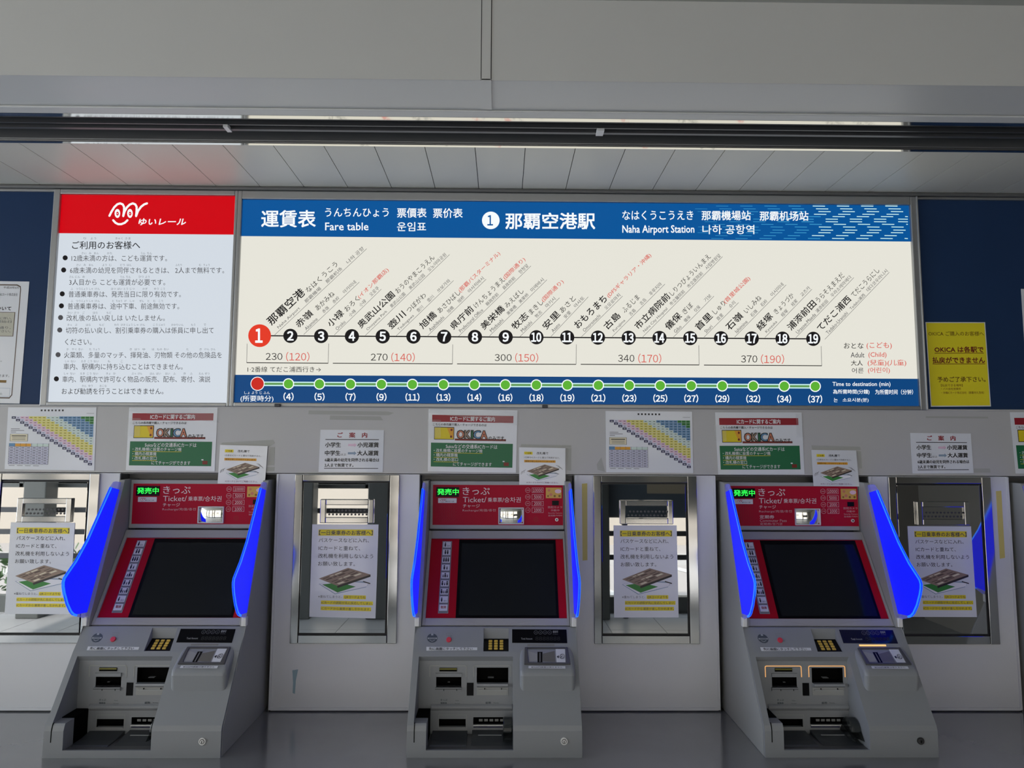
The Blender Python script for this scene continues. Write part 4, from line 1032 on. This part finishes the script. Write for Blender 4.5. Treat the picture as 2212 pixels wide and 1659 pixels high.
# --- console
kd = Vector(kD).normalized()
def kq(x, s, h=0.0): return Vector((x, kO[0] + kd[0] * s + kN[1] * h, SZ(kO[1] + kd[1] * s + kN[2] * h)))
KN = Vector((0, kN[1], kN[2]))
def kbox(mb, x0, x1, s0, s1, h0, h1, mname): mb.slab([kq(x0, s1, h1), kq(x1, s1, h1), kq(x1, s0, h1), kq(x0, s0, h1)], KN * -(h1 - h0), mname)
m = MB(); p = PR(m, con, KN, .0004)
p.circ(372, 245, 57, 'logo_grey', 1, ry=50); p.rect(322, 240, 424, 256, 'lamp_off', 2); p.rect(360, 196, 384, 216, 'lamp_off', 2); p.rect(336, 245, 410, 250, 'logo_grey', 3); p.stroke([(345, 268), (370, 280), (398, 268)], 6, 'lamp_off', 2)
m.build('reader_emblem', root)
m = MB(); p = PR(m, con, KN, .0004); p.text('とりけし', 520, 200, 600, 15, 'mark_dim', 1); m.build('call_caption', root)
m = MB(); p = PR(m, con, KN, .0004); p.text('Cancel', 524, 220, 590, 12, 'mark_dim', 1); 
m.build('cancel_caption', root)
c0 = con(553, 263); m = MB(); m.cyl(c0 - KN * .002, KN, .0078, .0055, 'button_red', 24, r2=.0070); m.build('call_button', root, bevel=.0006)
m = MB(); p = PR(m, con, KN, .0006); p.poly([(308, 382), (862, 376), (862, 346), (308, 340)], 'sticker', 1); p.text('先に画面にタッチして下さい', 335, 378, 812, 32, 'ink', 2, .01); m.build('touch_sticker', root)
# keypad in its pocket: plane from pocket floor to the surface
k0 = kp(.026, .020); k1 = kp(.0705, .004); kdv = Vector((0, k1[0] - k0[0], k1[1] - k0[1])); kl = kdv.length; kdv.normalize(); kn = Vector((0, kdv[2], -kdv[1]))
def kk(x, s, h): return Vector((x, k0[0], SZ(k0[1]))) + kdv * s + kn * h
m = MB(); m.slab([kk(kx0 - .002, kl - .001, .0015), kk(kx1 + .002, kl - .001, .0015), kk(kx1 + .002, .001, .0015), kk(kx0 - .002, .001, .0015)], kn * -.003, 'screen_black'); kpd = m.build('keypad', root)
for i in range(3):
    for j in range(4):
        x_ = -.0145 + i * .0155; s_ = .0105 + j * .0092
        m = MB(); m.slab([kk(x_ - .0052, s_ + .0034, .0042), kk(x_ + .0052, s_ + .0034, .0042), kk(x_ + .0052, s_ - .0034, .0042), kk(x_ - .0052, s_ - .0034, .0042)], kn * -.003, 'key_gold')
        m.build('key', kpd, bevel=.0012)
def cdisp(mname):
    mb = MB(); mb.slab([con(1242, 296) + KN * .0008, con(1842, 300) + KN * .0008, con(1833, 152) + KN * .0008, con(1242, 149) + KN * .0008], KN * -.003, mname)
    p = PR(mb, con, KN, .0010)
    for k in range(4): p.ring(1500 + k * 50, 184, 22, 4, 'ink_grey', 1); p.text('¥', 1493 + k * 50, 192, 1508 + k * 50, 14, 'ink_grey', 1)
    p.text('使用可', 1684, 190, 1742, 26, 'lamp_off', 1, .01); p.text('Coins', 1686, 208, 1740, 12, 'ink_grey', 1); p.text('Total Amount', 1340, 262, 1462, 20, 'lamp_off', 1)
    p.text('8888888', 1495, 272, 1765, 42, 'track_black', 1)
    return mb
disp = cdisp('screen_black').build('amount_display', root)
m = MB(); m.slab([con(1408, 328) + KN * .0008, con(1702, 328) + KN * .0008, con(1702, 312) + KN * .0008, con(1408, 312) + KN * .0008], KN * -.003, 'mark_dim'); lampA = m.build('coin_lamp', root)
# --- coin unit: rounded housing with a framed slot on its sloping top
cd_ = Vector(cD).normalized(); CN = Vector((0, cN[1], cN[2]))
def cq(s, h=0.): return (cO[0] + cd_[0] * s + cN[1] * h, cO[1] + cd_[1] * s + cN[2] * h)
m = MB(); m.prism([(y, SZ(z)) for y, z in [cq(-.006, -.001), cq(.088, -.001), (-.2845, -.592), (-.2760, -.658), (-.20, -.658), (-.15, -.53)]], .0665, .2150, 'plastic'); m.build('coin_housing', root, bevel=.011, seg=5)
def cbox(mb, x0, x1, s0, s1, h0, h1, mname, t=.0):
    f_ = lambda x, s, h: Vector((x, cq(s, h)[0], SZ(cq(s, h)[1])))
    mb.slab([f_(x0 - t, s1, h1), f_(x1 + t, s1, h1), f_(x1, s0, h1), f_(x0, s0, h1)], CN * -(h1 - h0), mname)
m = MB(); t_ = .003
cbox(m, .0810, .0880, .0125, .0715, -.003, .003, 'bezel_dark', t_); cbox(m, .1925, .1998, .0125, .0715, -.003, .003, 'bezel_dark', t_)
cbox(m, .0880, .1925, .0125, .0180, -.003, .003, 'bezel_dark'); cbox(m, .0880, .1925, .0655, .0715, -.003, .003, 'bezel_dark'); cbx = m.build('coin_bezel', root, bevel=.0015)
m = MB(); cbox(m, .0880, .1660, .018, .0655, -.004, .0003, 'plastic'); p = PR(m, coi, CN, .0003)
p.poly([(1410, 505), (1515, 490), (1515, 415), (1412, 385)], 'plastic_side', 2); p.poly([(1575, 500), (1712, 505), (1705, 385), (1575, 415)], 'slot_grey', 2); p.rect(1518, 395, 1572, 510, 'screen_black', 2); p.rect(1540, 405, 1550, 505, 'mark_dim', 3)
m.build('coin_slot', cbx)
m = MB(); cbox(m, .1660, .1925, .0185, .065, -.004, .0012, 'sticker'); p = PR(m, lambda a, b: coi(a, b) + CN * .0012, CN, .0003)
p.poly([(1727, 452), (1745, 470), (1752, 452), (1745, 436)], 'ink', 2); p.ring(1788, 447, 27, 5, 'ink_grey', 2); p.ring(1780, 452, 22, 4, 'ink_grey', 2); p.circ(1780, 452, 8, 'ink_grey', 2); m.build('coin_pictogram', cbx)
m = MB(); p = PR(m, lambda a, b: coi(a, b), CN, .0004); p.poly([(1420, 574), (1822, 578), (1822, 550), (1420, 547)], 'sticker', 1); p.text('新500円硬貨は使えません', 1450, 571, 1790, 16, 'ink_grey', 2, .01); m.build('coin_sticker', root)

# --- slots of the front panel
def mouth(name, a, b, extra):
    p0, p1 = pan(*a), pan(*b); mb = MB(); y1 = PY + .0275; e = .0006
    x0, x1, za, zb = p0[0] + e, p1[0] - e, p1[2] + e, p0[2] - e
    mb.add([(x0, y1, za), (x1, y1, za), (x1, y1, zb), (x0, y1, zb), (x0, PY + .001, za), (x1, PY + .001, za), (x1, PY + .001, zb), (x0, PY + .001, zb)],
           [(0, 1, 2, 3), (0, 3, 7, 4), (1, 5, 6, 2), (3, 2, 6, 7), (0, 4, 5, 1)], 'mouth_black')
    extra(mb, x0, x1, za, zb); return mb.build(name, root)
def exA(mb, x0, x1, za, zb):
    mb.box(x0 - .003, x1 + .0015, PY - .006, PY + .002, za - .009, za - .0005, 'plastic'); mb.box(x0 - .003, x1 + .0015, PY - .0066, PY - .003, za - .0045, za - .0036, 'mouth_black')
    for q in (.3, .82): mb.box(x0 + (x1 - x0) * q, x0 + (x1 - x0) * q + .0016, PY - .0066, PY - .003, za - .0085, za - .0038, 'mouth_black')
    mb.box(x0 - .002, x1 + .001, PY - .004, PY + .001, zb + .0005, zb + .010, 'plastic')
    mb.box(x0, x1, PY - .001, PY + .02, za + .001, za + .004, 'screen_black'); mb.box((x0 + x1) / 2 - .003, (x0 + x1) / 2 + .003, PY, PY + .006, za + .012, za + .013, 'mark_dim')
def exB(mb, x0, x1, za, zb):
    mb.prism([(PY + .002, za - .0005), (PY - .012, za - .0005), (PY - .013, za - .006), (PY - .006, za - .011), (PY + .002, za - .012)], x0 + .001, x1 - .0005, 'plastic')
    mb.box(x0 - .0005, x1 + .0005, PY - .002, PY + .001, za - .033, za - .012, 'plastic_side'); mb.box(x0 + .004, x1 - .003, PY - .004, PY, za - .021, za - .0175, 'lamp_off')
    for q in (.24, .78): mb.box(x0 + (x1 - x0) * q, x0 + (x1 - x0) * q + .002, PY - .006, PY - .003, za - .017, za - .014, 'mouth_black')
    mb.box(x0 + .03, x0 + .046, PY, PY + .012, za + .012, za + .0128, 'mark_dim')
def exC(mb, x0, x1, za, zb): mb.box(x0, x1, PY - .0015, PY + .01, za - .001, za + .0014, 'lamp_off')
def exD(mb, x0, x1, za, zb):
    for q in range(5): mb.box(x0 + .015 + q * .0145, x0 + .025 + q * .0145, PY - .0002, PY + .001, zb - .0105, zb - .0045, 'mark_dim')
    mb.box(x0 - .0005, x1 + .0005, PY - .005, PY + .002, za - .0035, za - .0003, 'key_metal'); mb.box(x0, x1 - .02, PY - .001, PY + .001, za - .0080, za - .0038, 'display_navy')
mouth('card_slot', *SLOTS[0], exA); mouth('banknote_slot', *SLOTS[1], exB); mouth('ticket_slot', *SLOTS[2], exC); mouth('receipt_slot', *SLOTS[3], exD); mouth('sensor_window', *SLOTS[4], lambda mb, x0, x1, za, zb: mb.box(x0, x1, PY + .0005, PY + .004, za, zb, 'screen_black'))
m = MB(); q0, q1 = pan(450, 605), pan(641, 567); m.box(q0[0], q1[0], PY - .002, PY + .001, q0[2], q1[2], 'mouth_black'); m.box(q0[0] + .0008, q1[0] - .0008, PY - .0024, PY, (q0[2] + q1[2]) / 2 - .0002, q1[2] - .0008, 'tag_olive'); m.build('card_tag', root)
def guide(x0, x1, top, bot, mname):
    """lamp strip running over and down both sides of a slot"""
    pts = [(x0, bot), (x0, top + 14), (x0 + 4, top + 4), (x0 + 14, top), (x1 - 14, top), (x1 - 4, top + 4), (x1, top + 14), (x1, bot)]
    mb = MB(); p = PR(mb, lambda a, b: pan(a, b), (0, -1, 0), .0008); return mb, p, pts
LAMPS = []
for (x0, x1, top, bot) in ((345, 742, 545, 662), (824, 1222, 545, 662)):
    mb, p, pts = guide(x0, x1, top, bot, None); p.stroke(pts, 10, 'plastic_side', 1); LAMPS.append((mb.build('guide_lamp', root), (x0, x1, top, bot)))
m = MB(); p = PR(m, pan, (0, -1, 0), .0005)
p.text('きっぷ', 462, 927, 536, 20, 'logo_grey', 1, .02); p.text('精算券', 462, 961, 532, 20, 'logo_grey', 1, .03); p.text('Ticket', 622, 929, 664, 10, 'logo_grey', 1, .01); p.text('Receipt', 618, 962, 674, 11, 'logo_grey', 1, .01)
p.frame(440, 1078, 748, 1240, 5, 'plastic_side', 1); m.build('ticket_caption', root)
m = MB(); p = PR(m, pan, (0, -1, 0), .0005); p.text('紙幣', 952, 960, 1012, 24, 'logo_grey', 1, .02); p.text('Notes', 1040, 954, 1096, 12, 'logo_grey', 1, .01)
m.build('notes_caption', root)
# --- tray
m = MB(); zf = SZ(-.7655); m.box(-.1755, .0470, -.322, PY, zf + .0002, zf + .0012, 'bezel_dark')
m.prism([(PY - .001, zf + .010), (PY - .05, zf + .004), (-.300, zf + .004), (-.306, zf + .0012), (PY - .001, zf + .0012)], -.170, -.075, 'tray_dark')
m.prism([(PY - .001, zf + .012), (PY - .03, zf + .009), (PY - .06, zf + .003), (-.300, zf + .0016), (PY - .001, zf + .0012)], -.062, .046, 'tray_dark')
m.box(-.045, .018, PY - .034, PY - .030, zf + .009, zf + .011, 'plastic')
m.build('return_tray', root, bevel=.001)
m = MB(); m.box(-.2090, -.1768, -.284, PY - .001, zf + .0002, SZ(-.697), 'mouth_black'); m.build('niche', root)
m = MB(); prof = []                                          # smoked scoop hanging at the right end of the tray
for i in range(9):
    a = i / 8 * math.pi; prof.append((PY - .040 - .030 * math.cos(a), SZ(-.735) + (.028 * math.sin(a) if 1 else 0)))
prof += [(PY - .072, SZ(-.752)), (PY - .008, SZ(-.762))]
m.prism(prof, .022, .0462, 'flap_smoke'); m.build('coin_flap', root, bevel=.003)
c0 = fro(1807, 1364); m = MB(); m.cyl((c0[0], -.3335, c0[2]), (0, 1, 0), .0090, .006, 'key_metal', 28); m.cyl((c0[0], -.3342, c0[2]), (0, 1, 0), .0062, .004, 'track_grey', 24); m.cyl((c0[0], -.3349, c0[2]), (0, 1, 0), .0045, .004, 'key_metal', 24)
m.box(c0[0] - .0009, c0[0] + .0009, -.3354, -.333, c0[2] - .004, c0[2] + .002, 'mouth_black'); m.build('cover_lock', root)

ML = ['left ticket machine, its left blue side light broad over the far left hatch', '', 'right ticket machine with amber lamps lit round its slots', 'ticket machine cut off at the right picture edge, only its blue side light tip showing']
for k in (0, 2, 3):
    r = dup(root, (MX[k], 0, SHELF), ML[k])
    if k == 2:
        for ch in r.children:
            if ch.name.startswith('fascia_panel'):
                mb = MB(); p = PR(mb, fas, FASN, .0006)
                p.text('定期券', 683, 528, 838, 38, 'fascia_text', 2); p.text('Commuter Pass', 683, 562, 968, 28, 'fascia_text2', 2); p.text('定期券/정기권', 683, 596, 920, 26, 'fascia_text2', 2)
                mb.build('pass_print', r)
            if ch.name.startswith('amount_display'):
                ch.data = ch.data.copy(); ch.data.materials[0] = MATS['display_navy']
            if ch.name.startswith('coin_lamp'):
                ch.data = ch.data.copy(); ch.data.materials[0] = MATS['amber']
            if ch.name.startswith('guide_lamp'):
                ch.data = ch.data.copy(); ch.data.materials[0] = MATS['amber_dim']
            if ch.name.startswith('cover_lock'):
                ch.data = ch.data.copy()
                for q in range(len(ch.data.materials)):
                    if ch.data.materials[q].name == 'key_metal': ch.data.materials[q] = MATS['key_dark']
